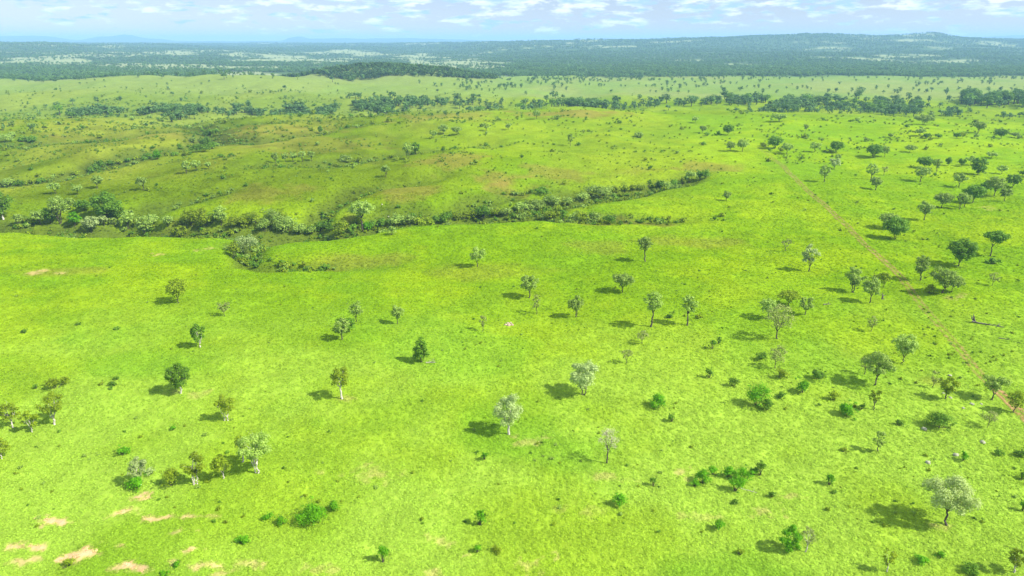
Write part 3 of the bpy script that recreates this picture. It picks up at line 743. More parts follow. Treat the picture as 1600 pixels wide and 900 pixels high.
# ------------------------------------------------------------------ scattered stuff through geometry nodes
def scatter(name, P, scl, protos_me, tint=None, label=None, cat=None, pick=None):
    me = bpy.data.meshes.new(name); n = len(P)
    me.vertices.add(n); me.vertices.foreach_set('co', np.asarray(P, np.float32).ravel())
    def attr(nm, ty, data, key='value'):
        a = me.attributes.new(nm, ty, 'POINT'); a.data.foreach_set(key, np.asarray(data, np.float32 if ty != 'INT' else np.int32).ravel())
    scl = np.asarray(scl, float)
    if scl.ndim == 1: scl = np.stack([scl, scl, scl], 1)
    attr('scl', 'FLOAT_VECTOR', scl, 'vector')
    attr('rot', 'FLOAT_VECTOR', np.stack([np.zeros(n), np.zeros(n), rng.uniform(0, 6.28, n)], 1), 'vector')
    attr('pick', 'INT', rng.integers(0, len(protos_me), n) if pick is None else pick)
    if tint is not None: attr('tint', 'FLOAT_COLOR', np.c_[tint, np.ones(n)], 'color')
    o = link(name, me); tag(o, label, cat, None, 'stuff')
    c = bpy.data.collections.new(name + '_sources')
    for i, pm in enumerate(protos_me):
        c.objects.link(bpy.data.objects.new('%s_source_%d' % (name, i), pm))
    ng = bpy.data.node_groups.new(name + '_scatter', 'GeometryNodeTree')
    ng.interface.new_socket('Geometry', in_out='INPUT', socket_type='NodeSocketGeometry')
    ng.interface.new_socket('Geometry', in_out='OUTPUT', socket_type='NodeSocketGeometry')
    N = ng.nodes; L = ng.links
    gi = N.new('NodeGroupInput'); go = N.new('NodeGroupOutput')
    mp = N.new('GeometryNodeMeshToPoints')
    ip = N.new('GeometryNodeInstanceOnPoints'); ci = N.new('GeometryNodeCollectionInfo')
    ci.inputs['Collection'].default_value = c; ci.inputs['Separate Children'].default_value = True; ci.inputs['Reset Children'].default_value = True
    ip.inputs['Pick Instance'].default_value = True
    def na(nm, ty):
        q = N.new('GeometryNodeInputNamedAttribute'); q.data_type = ty; q.inputs['Name'].default_value = nm; return q.outputs['Attribute']
    L.new(gi.outputs[0], mp.inputs[0]); L.new(mp.outputs[0], ip.inputs['Points']); L.new(ci.outputs[0], ip.inputs['Instance'])
    L.new(na('pick', 'INT'), ip.inputs['Instance Index']); L.new(na('rot', 'FLOAT_VECTOR'), ip.inputs['Rotation']); L.new(na('scl', 'FLOAT_VECTOR'), ip.inputs['Scale'])
    L.new(ip.outputs[0], go.inputs[0])
    md = o.modifiers.new('scatter', 'NODES'); md.node_group = ng
    return o
low = []
for s in range(5):
    trk, cr = proto_far(200 + s, 90, .10, .2)
    V, Fq = join([trk, cr]); mi = np.r_[np.zeros(len(trk[1]), int), np.ones(len(cr[1]), int)]
    low.append(new_mesh('far_tree_source', V, Fq, [BARK_D, LM['F']], mi))
for s in range(2):
    trk, cr = proto_far(260 + s, 90, .10, .2)
    V, Fq = join([trk, cr]); mi = np.r_[np.zeros(len(trk[1]), int), np.ones(len(cr[1]), int)]
    low.append(new_mesh('far_tree_source', V, Fq, [BARK_D, LM['K']], mi))
rest = far_arr[NTH:]
P = np.array([(q[0], q[1], zz[NTH + i]) for i, q in enumerate(rest)]); SCL = np.array([(q[3] * 1.15, q[3] * 1.15, q[2] * 1.1) for q in rest])
# wooded knoll, hill foot woods and the wooded upland
n = 3600
kx0 = (615 - 800) / F * (1480 * CT + 70 * ST)
ax = rng.uniform(-235, 235, n) + kx0; ay = rng.uniform(1335, 1640, n)
m = ((ax - kx0) / 215) ** 2 + ((ay - 1500) / 155) ** 2 + (fbm(ax, ay, 60, 3, 5) - .5) * .8 < 1
ax, ay = ax[m], ay[m]; hh = rng.uniform(6, 11, len(ax))
k0 = len(P); k1 = k0 + len(ax); P = np.r_[P, np.c_[ax, ay, height(ax, ay)]]; SCL = np.r_[SCL, np.c_[hh * 1.2, hh * 1.2, hh]]
n = 150000
u = rng.random(n); D = np.where(rng.random(n) < .45, np.sqrt(1400**2 + u * (2600**2 - 1400**2)), 2600 * (9000 / 2600) ** u)
s = rng.uniform(-.95, .95, n); px = s * F + 800; x = s * (D * CT + HC * ST)
wood = fbm(x, D, 420, 4, 77); wood2 = fbm(x, D, 120, 3, 78)
right = sstep(650, 860, px)
edge = 1745 + (fbm(x, D * 0, 130, 3, 12) - .5) * 150 + (1 - right) * 250
full = sstep(0, 60, D - edge)
thr_r = .35 + .07 * sstep(2500, 3300, D) * (1 - sstep(4300, 5000, D))                      # nearly closed wood with a few clearings
thr_l = .53 - .17 * sstep(4200, 5600, D)
leftwood = (px < 330 + 60 * (wood - .5)) & (D < 2300)
thr = right * thr_r + (1 - right) * thr_l
v = wood * .65 + wood2 * .35
keep = (full > rng.random(n)) & ((v > thr) | (rng.random(n) < .10))
keep |= leftwood & (D > 1420) & (v > .40)
keep |= (px < 260) & (D > 3000) & (D < 6000) & (v > .38)
x, D = x[keep], D[keep]
hh = rng.uniform(6, 11, len(x)) * np.maximum(1, D / 3800)
P = np.r_[P, np.c_[x, D, height(x, D)]]; SCL = np.r_[SCL, np.c_[hh * 1.25, hh * 1.25, hh * .95 / np.maximum(1, D / 5200)]]
pick = rng.integers(0, 5, len(P)); pick[k0:k1] = rng.integers(4, 7, k1 - k0)
scatter('woodland', P, SCL, low, None, pick=pick, label='far-off blue-green woods covering the upland and the creek lines', cat='woodland')
FOREST = (x, D)

# low dark scrub dotted over slopes and fields
scrub_me = []
for s in range(5):
    w_, c_ = gen_shrub(300 + s, .8, 1.1, 'D', 90, .14)
    scrub_me.append(new_mesh('scrub_source', *c_, [LM['DOGOD'[s]]]))
n = 62000
D = 85 * (1100 / 85) ** rng.random(n); s = rng.uniform(-.9, .9, n); x = s * (D * CT + HC * ST); px = s * F + 800
dn = fbm(x, D, 35, 3, 91); zone = sstep(300, 420, D) * (1 - sstep(500, 900, px) * .7) * (1 - sstep(850, 1000, D) * .6)
zone = np.maximum(zone, .30 * sstep(1150, 1350, px) * sstep(230, 600, D))
zone = np.maximum(zone, .035 + .05 * sstep(900, 1200, px) * (D < 300))
zone = np.maximum(zone, .75 * sstep(600, 640, px) * (1 - sstep(900, 960, px)) * sstep(520, 580, D) * (D < 700))
zone = np.maximum(zone, .8 * ((px > 1195) & (px < 1470) & (D > 410) & (D < 540)))
keep = rng.random(n) < zone * np.clip((dn - .36) * 5, .05, 1.3) * .8
x, D = x[keep], D[keep]
gx, gy, gs = [], [], []
for (P_, dp, wd), cnt in zip(GULLIES, (1900, 260, 330, 900, 420, 420, 150, 110, 110, 200)):
    t = rng.uniform(0, len(P_) - 1.001, cnt); i_ = t.astype(int); k_ = (t - i_)[:, None]
    q = P_[i_] * (1 - k_) + P_[i_ + 1] * k_; W_ = np.interp(t, np.arange(len(wd)), wd); D_ = np.interp(t, np.arange(len(dp)), dp)
    q = q + rng.normal(size=(cnt, 2)) * (W_ * .42)[:, None]; m = rng.random(cnt) < np.clip(D_ / 4, 0, 1) * np.clip((fbm(q[:, 0], q[:, 1], 14, 3, 5) - .40) * 7, .05, 1)
    gx.append(q[m, 0]); gy.append(q[m, 1]); gs.append(rng.uniform(1.0, 3.0, m.sum()))
n_low = len(x); x = np.r_[x, np.concatenate(gx)]; D = np.r_[D, np.concatenate(gy)]
sz = rng.uniform(.45, 1.25, len(x)) ** 1.4 * (1 + .9 * sstep(350, 700, D)) * np.where(D < 250, .6, 1)
sz[n_low:] = np.concatenate(gs)
bigger = (rng.random(len(sz)) < .07) & (D > 300); bigger[n_low:] = False; sz[bigger] *= 2.3
scatter('undergrowth', np.c_[x, D, height(x, D) - .05], sz, scrub_me, None, 'low dark scrub and weeds dotted over the grassland', 'scrub')

# ------------------------------------------------------------------ colour of the ground cover (what grows there, not light)
def ell(px, py, rx, ry):
    x, y = flat(px, py); dep = y * CT + HC * ST
    y1 = flat(px, py - ry)[1]; return x, y, rx * dep / F, abs(y1 - y)
BARE = [(85,817,26,8,1),(200,806,34,8,.8),(268,816,40,5,.9),(285,837,15,6,.7),(60,857,32,7,.9),(135,867,40,12,1),(205,889,32,8,1),(300,867,12,6,.9),(222,779,15,7,1),(398,890,36,9,.45),(345,898,26,7,.4),(500,893,22,8,.4),
 (272,888,10,6,.8),(565,745,40,10,.5),(1067,735,12,8,.7),(870,866,9,12,.8),(815,882,22,12,.6),(690,842,16,8,.6),(723,869,9,5,.7),(825,690,24,7,.5),(955,745,34,9,.45),(1080,800,30,8,.35),(1385,0,0,0,0),
 (66,424,24,3,.9),(247,396,9,2.5,.8),(325,386,12,4,.6),(290,620,30,6,.4),(25,880,26,7,.6),(330,892,30,7,.6),(680,893,16,6,.6),(1205,800,22,9,.5),(1235,775,18,6,.45),(920,800,40,10,.3),(1480,825,14,5,.5),(545,625,16,4,.4),(1500,465,14,4,.5),(1545,322,12,4,.4)]
BROWN = [(700,262,60,10,.6),(780,285,40,9,.6),(640,305,60,10,.55),(545,330,30,7,.7),(800,293,40,9,.65),(880,272,60,8,.5),(1120,262,60,8,.6),(930,342,50,7,.55),(1010,345,50,6,.6),(560,400,90,9,.4),(480,230,120,10,.35),(1000,265,50,6,.3),
 (260,335,30,6,.6),(100,425,80,6,.35),(420,305,60,10,.4),(1090,375,70,8,.35),(930,385,60,10,.3),(900,192,90,5,.7),(690,196,80,7,.5),(1460,600,30,10,.3),(240,214,160,9,.4),(430,210,120,6,.4),(750,420,90,12,.25)]
def mixc(a, b, t): return a + (b - a) * np.clip(t, 0, 1)[:, None]
def cover(x, y):
    n = len(x); c = np.zeros((n, 3))
    A = np.array([.135, .242, .004]); B = np.array([.192, .290, .005]); Cc = np.array([.128, .272, .012]); Pl = np.array([.232, .355, .036])
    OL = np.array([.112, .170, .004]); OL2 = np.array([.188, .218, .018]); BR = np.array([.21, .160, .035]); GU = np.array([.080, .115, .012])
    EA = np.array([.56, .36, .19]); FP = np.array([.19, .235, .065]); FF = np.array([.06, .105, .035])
    a1 = fbm(x, y, 46, 4, 21); a2 = fbm(x, y, 26, 4, 22); a3 = fbm(x, y, 9, 3, 23); a4 = fbm(x, y * .35, 60, 4, 24)
    px = x / np.maximum(y * CT + HC * ST, 5) * F + 800
    c = mixc(np.tile(A, (n, 1)), B, sstep(.36, .64, a1 * .6 + a3 * .4))
    near = 1 - sstep(95, 220, y)
    c = mixc(c, Pl, near * (.45 + .5 * sstep(.35, .65, a2)))
    c = mixc(c, Cc, sstep(.50, .68, fbm(x, y, 34, 4, 25)) * (.2 + .4 * near))
    hill = sstep(282, 330, y) * (1 - sstep(560, 860, px) * (1 - .0)) + sstep(600, 700, y) * .4
    hill = np.clip(np.maximum(hill, .35 * sstep(270, 380, y) * (1 - sstep(1000, 1150, px))), 0, 1)
    ol = mixc(np.tile(OL, (n, 1)), OL2, sstep(.38, .62, a4))
    c = c * (1 - hill[:, None] * .85) + ol * hill[:, None] * .85
    for px_, py_, rx, ry, k in BROWN:
        ex, ey, erx, ery = ell(px_, py_, rx, ry)
        m = (np.abs(x - ex) < erx * 2.2) & (np.abs(y - ey) < ery * 2.2)
        if m.any():
            q = np.hypot((x[m] - ex) / erx, (y[m] - ey) / ery) + (a3[m] - .5) * 1.6 + (a2[m] - .5) * 1.2
            c[m] = mixc(c[m], BR, (1 - sstep(.45, 1.25, q)) * k * .9)
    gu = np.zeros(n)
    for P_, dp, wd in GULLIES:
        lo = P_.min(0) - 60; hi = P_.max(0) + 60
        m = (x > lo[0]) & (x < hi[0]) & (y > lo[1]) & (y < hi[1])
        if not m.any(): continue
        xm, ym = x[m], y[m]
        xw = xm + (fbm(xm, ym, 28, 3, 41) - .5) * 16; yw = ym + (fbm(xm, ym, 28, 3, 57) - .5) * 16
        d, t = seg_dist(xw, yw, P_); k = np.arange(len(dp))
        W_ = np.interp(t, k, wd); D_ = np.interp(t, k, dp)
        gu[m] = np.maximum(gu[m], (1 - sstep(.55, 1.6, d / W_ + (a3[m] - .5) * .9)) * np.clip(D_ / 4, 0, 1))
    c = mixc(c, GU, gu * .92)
    far_m = sstep(285, 340, y)
    c = c * (0.90 + .20 * fbm(x, y, 5, 3, 29))[:, None]
    mot = fbm(x, y * .7, 16, 4, 35)
    c = c * (1 - far_m * (.06 + .24 * sstep(.46, .70, mot)) * hill)[:, None]
    for px_, py_, rx, ry, k in BARE:
        if k == 0: continue
        ex, ey, erx, ery = ell(px_, py_, rx, ry)
        m = (np.abs(x - ex) < erx * 3) & (np.abs(y - ey) < ery * 3)
        if m.any():
            L_ = max(erx, 2) * .8
            wx = (fbm(x[m], y[m], L_, 4, 131 + int(px_)) - .5) * 3.2; wy = (fbm(x[m], y[m], L_, 4, 331 + int(px_)) - .5) * 3.2
            q = np.hypot((x[m] - ex) / erx + wx, (y[m] - ey) / ery + wy) + (fbm(x[m], y[m], 1.8, 3, 31) - .5) * 1.3
            c[m] = mixc(c[m], EA, (1 - sstep(.25, 1.25, q)) ** 1.1 * k * (1.0 if py_ > 770 and px_ < 420 else .55))
    fp = sstep(980, 1100, y)
    fpc = mixc(np.tile(FP, (n, 1)), np.array([.15, .225, .05]), sstep(.4, .6, fbm(x, y * .6, 160, 3, 33)))
    c = c * (1 - fp[:, None] * .8) + fpc * fp[:, None] * .8
    lefthill = sstep(620, 720, y) * (1 - sstep(700, 900, px)) * (1 - sstep(1300, 1400, y))
    c = mixc(c, np.array([.165, .235, .035]), lefthill * .55)
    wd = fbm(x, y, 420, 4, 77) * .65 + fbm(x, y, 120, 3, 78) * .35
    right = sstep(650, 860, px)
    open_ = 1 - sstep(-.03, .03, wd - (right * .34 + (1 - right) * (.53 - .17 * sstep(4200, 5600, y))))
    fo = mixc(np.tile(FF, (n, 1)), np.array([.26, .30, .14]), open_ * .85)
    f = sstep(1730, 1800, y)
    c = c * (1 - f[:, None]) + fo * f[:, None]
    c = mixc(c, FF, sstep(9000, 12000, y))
    return np.clip(c, 0, 1)

# ground sheet: a fan of cells that stay about one pixel-and-a-half tall, out past the horizon
ys = [-22.0]
while ys[-1] < 24000: ys.append(ys[-1] + (3.0 if ys[-1] < 66 else max(.55, (ys[-1]) * .0062) if ys[-1] < 1100 else ys[-1] * .011))
ys = np.array(ys); ss = np.linspace(-1.45, 1.45, 1050)
YY, SS = np.meshgrid(ys, ss, indexing='ij'); XX = SS * (YY * CT + HC * ST)
x_, y_ = XX.ravel(), YY.ravel()
z_ = height(x_, y_)
z_ = z_ + (fbm(x_, y_, 2.6, 2, 61) - .5) * .34 * (1 - sstep(250, 500, y_))
nr, nc_ = len(ys), len(ss)
idx = np.arange(nr * nc_).reshape(nr, nc_)
Q = np.stack([idx[:-1, :-1], idx[:-1, 1:], idx[1:, 1:], idx[1:, :-1]], -1).reshape(-1, 4)
def fine_ground_mat():
    m, nt, N, L = nodes('grassland')
    at = N.new('ShaderNodeAttribute'); at.attribute_name = 'tint'
    geo = N.new('ShaderNodeNewGeometry')
    n1 = N.new('ShaderNodeTexNoise'); n1.inputs['Scale'].default_value = .75; n1.inputs['Detail'].default_value = 5; n1.inputs['Roughness'].default_value = .65
    n2 = N.new('ShaderNodeTexNoise'); n2.inputs['Scale'].default_value = .16; n2.inputs['Detail'].default_value = 4
    mp = N.new('ShaderNodeMapping'); mp.inputs['Rotation'].default_value = (0, 0, .5); mp.inputs['Scale'].default_value = (1, .6, 1)
    L.new(geo.outputs['Position'], mp.inputs['Vector']); L.new(mp.outputs[0], n1.inputs['Vector']); L.new(geo.outputs['Position'], n2.inputs['Vector'])
    r1 = N.new('ShaderNodeMapRange'); r1.inputs['From Min'].default_value = .3; r1.inputs['From Max'].default_value = .7; r1.inputs['To Min'].default_value = .80; r1.inputs['To Max'].default_value = 1.17
    r2 = N.new('ShaderNodeMapRange'); r2.inputs['From Min'].default_value = .3; r2.inputs['From Max'].default_value = .7; r2.inputs['To Min'].default_value = .90; r2.inputs['To Max'].default_value = 1.10
    L.new(n1.outputs['Fac'], r1.inputs['Value']); L.new(n2.outputs['Fac'], r2.inputs['Value'])
    mu = N.new('ShaderNodeMath'); mu.operation = 'MULTIPLY'; L.new(r1.outputs[0], mu.inputs[0]); L.new(r2.outputs[0], mu.inputs[1])
    sc = N.new('ShaderNodeVectorMath'); sc.operation = 'SCALE'; L.new(at.outputs['Color'], sc.inputs[0]); L.new(mu.outputs[0], sc.inputs['Scale'])
    b = N.new('ShaderNodeBump'); b.inputs['Strength'].default_value = .8; b.inputs['Distance'].default_value = .42
    L.new(n1.outputs['Fac'], b.inputs['Height'])
    bs = N.new('ShaderNodeBsdfPrincipled'); bs.inputs['Roughness'].default_value = .95; bs.inputs['Specular IOR Level'].default_value = 0
    L.new(sc.outputs[0], bs.inputs['Base Color']); L.new(b.outputs[0], bs.inputs['Normal'])
    out = N.new('ShaderNodeOutputMaterial'); L.new(bs.outputs[0], out.inputs['Surface'])
    return m
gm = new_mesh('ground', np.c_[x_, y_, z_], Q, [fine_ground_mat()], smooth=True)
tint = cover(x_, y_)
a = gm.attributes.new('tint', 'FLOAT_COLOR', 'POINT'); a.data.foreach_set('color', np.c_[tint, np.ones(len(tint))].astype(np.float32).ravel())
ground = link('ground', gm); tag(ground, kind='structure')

# grass tufts over the nearer ground
def tuft_mat():
    m, nt, N, L = nodes('grass_tuft')
    at = N.new('ShaderNodeAttribute'); at.attribute_type = 'INSTANCER'; at.attribute_name = 'tint'
    geo = N.new('ShaderNodeNewGeometry')
    mr = N.new('ShaderNodeMapRange'); mr.inputs['To Min'].default_value = .9; mr.inputs['To Max'].default_value = 1.45
    L.new(geo.outputs['Random Per Island'], mr.inputs['Value'])
    sc = N.new('ShaderNodeVectorMath'); sc.operation = 'SCALE'; L.new(at.outputs['Color'], sc.inputs[0]); L.new(mr.outputs[0], sc.inputs['Scale'])
    bs = N.new('ShaderNodeBsdfPrincipled'); bs.inputs['Roughness'].default_value = .9; bs.inputs['Specular IOR Level'].default_value = 0
    tr = N.new('ShaderNodeBsdfTranslucent'); ms = N.new('ShaderNodeMixShader'); ms.inputs[0].default_value = .35
    L.new(sc.outputs[0], bs.inputs['Base Color']); L.new(sc.outputs[0], tr.inputs['Color'])
    out = N.new('ShaderNodeOutputMaterial'); L.new(bs.outputs[0], ms.inputs[1]); L.new(tr.outputs[0], ms.inputs[2]); L.new(ms.outputs[0], out.inputs['Surface'])
    return m
TM = tuft_mat(); tufts = []
for s in range(6):
    r = np.random.default_rng(400 + s); n = 20
    a = r.uniform(0, 6.28, n); k = r.uniform(0, 1, n) ** .7 * .42
    hgt = r.uniform(.3, 1, n) * (1 - k)
    C_ = np.stack([np.cos(a) * k, np.sin(a) * k, hgt * .40], 1)
    Nn = np.stack([np.cos(a) * k * 2.2, np.sin(a) * k * 2.2, np.full(n, 1.3)], 1); Nn /= np.linalg.norm(Nn, axis=1)[:, None]
    V, Fq = leaves(C_, Nn, .17, r, .6)
    tufts.append(new_mesh('tuft_source', V, Fq, [TM]))
n = 360000
D = 66 + (520 - 66) * rng.random(n) ** 1.5; s = rng.uniform(-.92, .92, n); x = s * (D * CT + HC * ST)
tn = cover(x, D)
earth = tn[:, 0] > tn[:, 1] * .93
dens = .68 + .32 * sstep(.38, .6, fbm(x, D, 7, 3, 71))
keep = (~earth | (rng.random(n) < .12)) & (rng.random(n) < dens * (1 - sstep(200, 510, D)))
x, D, tn = x[keep], D[keep], tn[keep]
sz = rng.uniform(.4, 1.0, len(x)) * (1 + .35 * sstep(150, 350, D))
tz = height(x, D) + (fbm(x, D, 2.6, 2, 61) - .5) * .34 * (1 - sstep(250, 500, D)) - .02
scatter('grass', np.c_[x, D, tz], np.stack([sz, sz, sz * rng.uniform(.3, .65, len(x))], 1), tufts, np.clip(tn * rng.uniform(1.1, 1.35, (len(x), 1)), 0, 1), 'bright tussocky pasture grass over the whole near field', 'grass')

# ------------------------------------------------------------------ dirt track
tp = [(1168,218),(1180,229),(1200,241),(1222,258),(1241,277),(1262,298),(1282,315),(1303,334),(1322,351),(1340,370),(1357,387),(1378,405),(1395,420),(1420,450),(1450,488),(1480,522),(1505,552),(1532,585),(1560,612),(1585,635),(1610,662),(1660,715)]
tw = np.array([ground_at(*q)[:2] for q in tp]); 
tt = np.arange(len(tw)); td = np.linspace(0, len(tw) - 1, 900)
cx = pchip(tt.astype(float), tw[:, 0], td); cy = np.interp(td, tt, tw[:, 1])
ker = np.ones(25) / 25
cxs = np.convolve(np.pad(cx, 12, 'edge'), ker, 'valid'); cys = np.convolve(np.pad(cy, 12, 'edge'), ker, 'valid')
dx = np.gradient(cxs); dy = np.gradient(cys); ln = np.hypot(dx, dy); nx, ny = dy / ln, -dx / ln
rowpx = np.interp(td, tt, [q[1] for q in tp])
strength = np.interp(rowpx, [215, 235, 260, 400, 430, 470, 545, 575, 600, 612, 640, 720], [.25, .55, .68, .76, .74, .66, .64, .72, .72, 1.05, 1.05, .8])
wid = np.interp(rowpx, [215, 300, 400, 600, 700], [2.3, 2.0, 1.8, 1.6, 1.7])
us = np.linspace(-1, 1, 13); V = []; UV = []
for u_ in us:
    xx = cxs + nx * wid * u_; yy = cys + ny * wid * u_
    zz_ = height(xx, yy) + (fbm(xx, yy, 2.6, 2, 61) - .5) * .34 * (1 - sstep(250, 500, yy)) + .07
    V.append(np.c_[xx, yy, zz_])
V = np.stack(V, 1).reshape(-1, 3)
ii = np.arange(900 * 13).reshape(900, 13)
Q = np.stack([ii[:-1, :-1], ii[:-1, 1:], ii[1:, 1:], ii[1:, :-1]], -1).reshape(-1, 4)
m, nt, N, L = nodes('track_earth')
at = N.new('ShaderNodeAttribute'); at.attribute_name = 'wear'; geo = N.new('ShaderNodeNewGeometry')
nz = N.new('ShaderNodeTexNoise'); nz.inputs['Scale'].default_value = .55; nz.inputs['Detail'].default_value = 6; nz.inputs['Roughness'].default_value = .7
L.new(geo.outputs['Position'], nz.inputs['Vector'])
cr = N.new('ShaderNodeValToRGB'); cr.color_ramp.elements[0].position = .3; cr.color_ramp.elements[1].position = .7
cr.color_ramp.elements[0].color = (.25, .135, .035, 1); cr.color_ramp.elements[1].color = (.40, .255, .09, 1); L.new(nz.outputs['Fac'], cr.inputs[0])
ad = N.new('ShaderNodeMath'); ad.operation = 'ADD'; L.new(at.outputs['Fac'], ad.inputs[0]); L.new(nz.outputs['Fac'], ad.inputs[1])
mr = N.new('ShaderNodeMapRange'); mr.inputs['From Min'].default_value = .80; mr.inputs['From Max'].default_value = 1.30; L.new(ad.outputs[0], mr.inputs['Value'])
tb = N.new('ShaderNodeBsdfTransparent'); bs = N.new('ShaderNodeBsdfPrincipled'); bs.inputs['Roughness'].default_value = .95
ms = N.new('ShaderNodeMixShader'); L.new(mr.outputs[0], ms.inputs[0]); L.new(tb.outputs[0], ms.inputs[1]); L.new(bs.outputs[0], ms.inputs[2])
L.new(cr.outputs[0], bs.inputs['Base Color']); out = N.new('ShaderNodeOutputMaterial'); L.new(ms.outputs[0], out.inputs['Surface'])
tm = new_mesh('dirt_track', V, Q, [m], smooth=True)
prof = np.clip(1 - np.abs(us) ** 3, 0, 1) * (1 - .5 * np.exp(-(us / .25) ** 2))
wear = (strength[:, None] * .78 * prof[None]).ravel()
a = tm.attributes.new('wear', 'FLOAT', 'POINT'); a.data.foreach_set('value', wear.astype(np.float32))
tag(link('dirt_track', tm), kind='structure')

# ------------------------------------------------------------------ small things: stones, logs, stump
def stone_mesh(seed, sx, sy, sz, mat, parts=1, spread=0.0):
    r = np.random.default_rng(seed); out = []
    import bmesh
    V_all, F_all, o = [], [], 0
    bm = bmesh.new(); bmesh.ops.create_icosphere(bm, subdivisions=3, radius=1)
    bv = np.array([v.co[:] for v in bm.verts]); bf = np.array([[v.index for v in f.verts] for f in bm.faces]); bm.free()
    d = vnoise(bv[:, 0] * 1.6 + seed, bv[:, 1] * 1.6 + bv[:, 2] * 1.3, seed) * .5 + vnoise(bv[:, 0] * 4, bv[:, 2] * 4 + bv[:, 1] * 3, seed + 1) * .2 + .65
    v = bv * d[:, None] * [sx, sy, sz]; v[:, 2] = np.maximum(v[:, 2], -sz * .4)
    return new_mesh('stone', v, bf, [mat], smooth=True)
def put(name, me, px, py, label, cat, group=None, dz=0.0, rz=0.0):
    x, d, z = ground_at(px, py); o = link(name, me, None, (x, d, z + dz)); o.rotation_euler = (0, 0, rz); tag(o, label, cat, group); return o
for i, (dx_, dy_, s_) in enumerate([(-5, 1, .55), (0, 2, .75), (5, 1, .6), (-1, -1, .6), (3, -2, .4)]):
    put('stone', stone_mesh(i + 5, s_ * .8, s_ * .65, s_ * .5, STONE), 795 + dx_, 507 + dy_, 'pinkish brown stone in the little heap on open grass', 'stone', 'stones of the pinkish heap', .1, i)
for i, (px, py, s_) in enumerate([(1484,587,.8),(1485,622,.7),(1519,632,.9),(1505,638,.6),(1533,632,.6),(1474,615,.6)]):
    put('stone', stone_mesh(i + 30, s_ * .5, s_ * .45, s_ * .28, PALE_STONE), px, py, 'pale stone near the tree with the bare forked branch', 'stone', 'pale stones near the forked tree', .08, i)
for i, (px, py, lab) in enumerate([(1535,692,'whitish rounded stone above the flat dark bush'),(1450,724,'whitish stone alone with a dark spot at its foot'),(1444,671,'pale stone just below the ring of bushes'),(1494,712,'pale stone beside the small upright dark bush'),(597,320,'tiny white stone on the hillside beyond the gully'),(607,339,'white boulder low on the hillside by the gully')]):
    put('stone', stone_mesh(i + 60, .5, .42, .35, PALE_STONE), px, py, lab, 'stone', None, .1, i)
def log_mesh(seed, L_, R_, branches=3, mat=None):
    r = np.random.default_rng(seed); t = np.linspace(-.5, .5, 9)
    P_ = np.c_[t * L_, r.normal(size=9) * L_ * .012, np.full(9, R_ * .8) + r.normal(size=9) * R_ * .15]
    parts = [tube(P_, R_ * (1.15 - (t + .5) * .7), 8)]
    for b_ in range(branches):
        k = r.uniform(-.2, .5); s0 = np.array([k * L_, 0, R_]); e = s0 + np.array([r.uniform(.05, .16) * L_, r.choice([-1, 1]) * r.uniform(.08, .22) * L_, r.uniform(.1, 1.0)])
        parts.append(tube(np.array([s0, (s0 + e) / 2 + r.normal(size=3) * .1, e]), [R_ * .5, R_ * .35, R_ * .12], 5))
    return join(parts)
# fallen tree with upturned roots
x, d, z = ground_at(1545, 508)
root = link('fallen_tree', None, None, (x, d, z)); root.rotation_euler = (0, 0, -.55)
tag(root, 'dark fallen trunk with upturned roots lying in the grass past the track', 'fallen tree')
link('trunk', new_mesh('trunk', *log_mesh(3, 6.6, .2, 4), [DEADW], smooth=True), root)
r = np.random.default_rng(8); rp = []
for i in range(16):
    a = r.uniform(0, 6.28); e = np.array([-3.4 - r.uniform(0, .8), math.cos(a) * r.uniform(.6, 1.4), .8 + math.sin(a) * r.uniform(.6, 1.6)])
    rp.append(tube(np.array([[-3.1, 0, .3], (np.array([-3.3, 0, .45]) + e) / 2 + r.normal(size=3) * .12, e]), [.22, .12, .03], 5))
link('root_ball', new_mesh('root_ball', *join(rp), [DEADW], smooth=True), root)
put('log', new_mesh('log', *log_mesh(4, 2.4, .16, 3), [DEADW], smooth=True), 1292, 476, 'grey weathered log lying near the small grey-green tree', 'log', None, 0, .2)
put('log', new_mesh('log', *log_mesh(5, 2.2, .16, 6), [PALE_STONE], smooth=True), 673, 567, 'pale dead branches piled at the foot of the dark cone shaped tree', 'dead wood', None, 0, .1)
put('stick', new_mesh('stick', *log_mesh(6, 2.6, .06, 3), [BARK_P], smooth=True), 1170, 767, 'thin white fallen branch beside the row of bushes', 'branch', None, 0, -.5)
put('log', new_mesh('log', *log_mesh(7, 2.6, .12, 2), [DEADW], smooth=True), 1570, 530, 'thin dark branch lying below the fallen trunk', 'branch', None, 0, -.45)
sp = [tube(np.array([[0, 0, -.2], [.05, 0, .9], [-.25, 0, 2.0]]), [.28, .2, .08], 7), tube(np.array([[.05, 0, .8], [.4, .1, 1.3], [.9, .1, 1.2]]), [.16, .1, .05], 6), tube(np.array([[0, 0, .3], [.5, 0, .2], [1.0, 0, -.05]]), [.16, .12, .05], 6)]
put('stump', new_mesh('stump', *join(sp), [DEADW], smooth=True), 1378, 468, 'dark broken forked stump beside the middle tree of the track trio', 'stump')

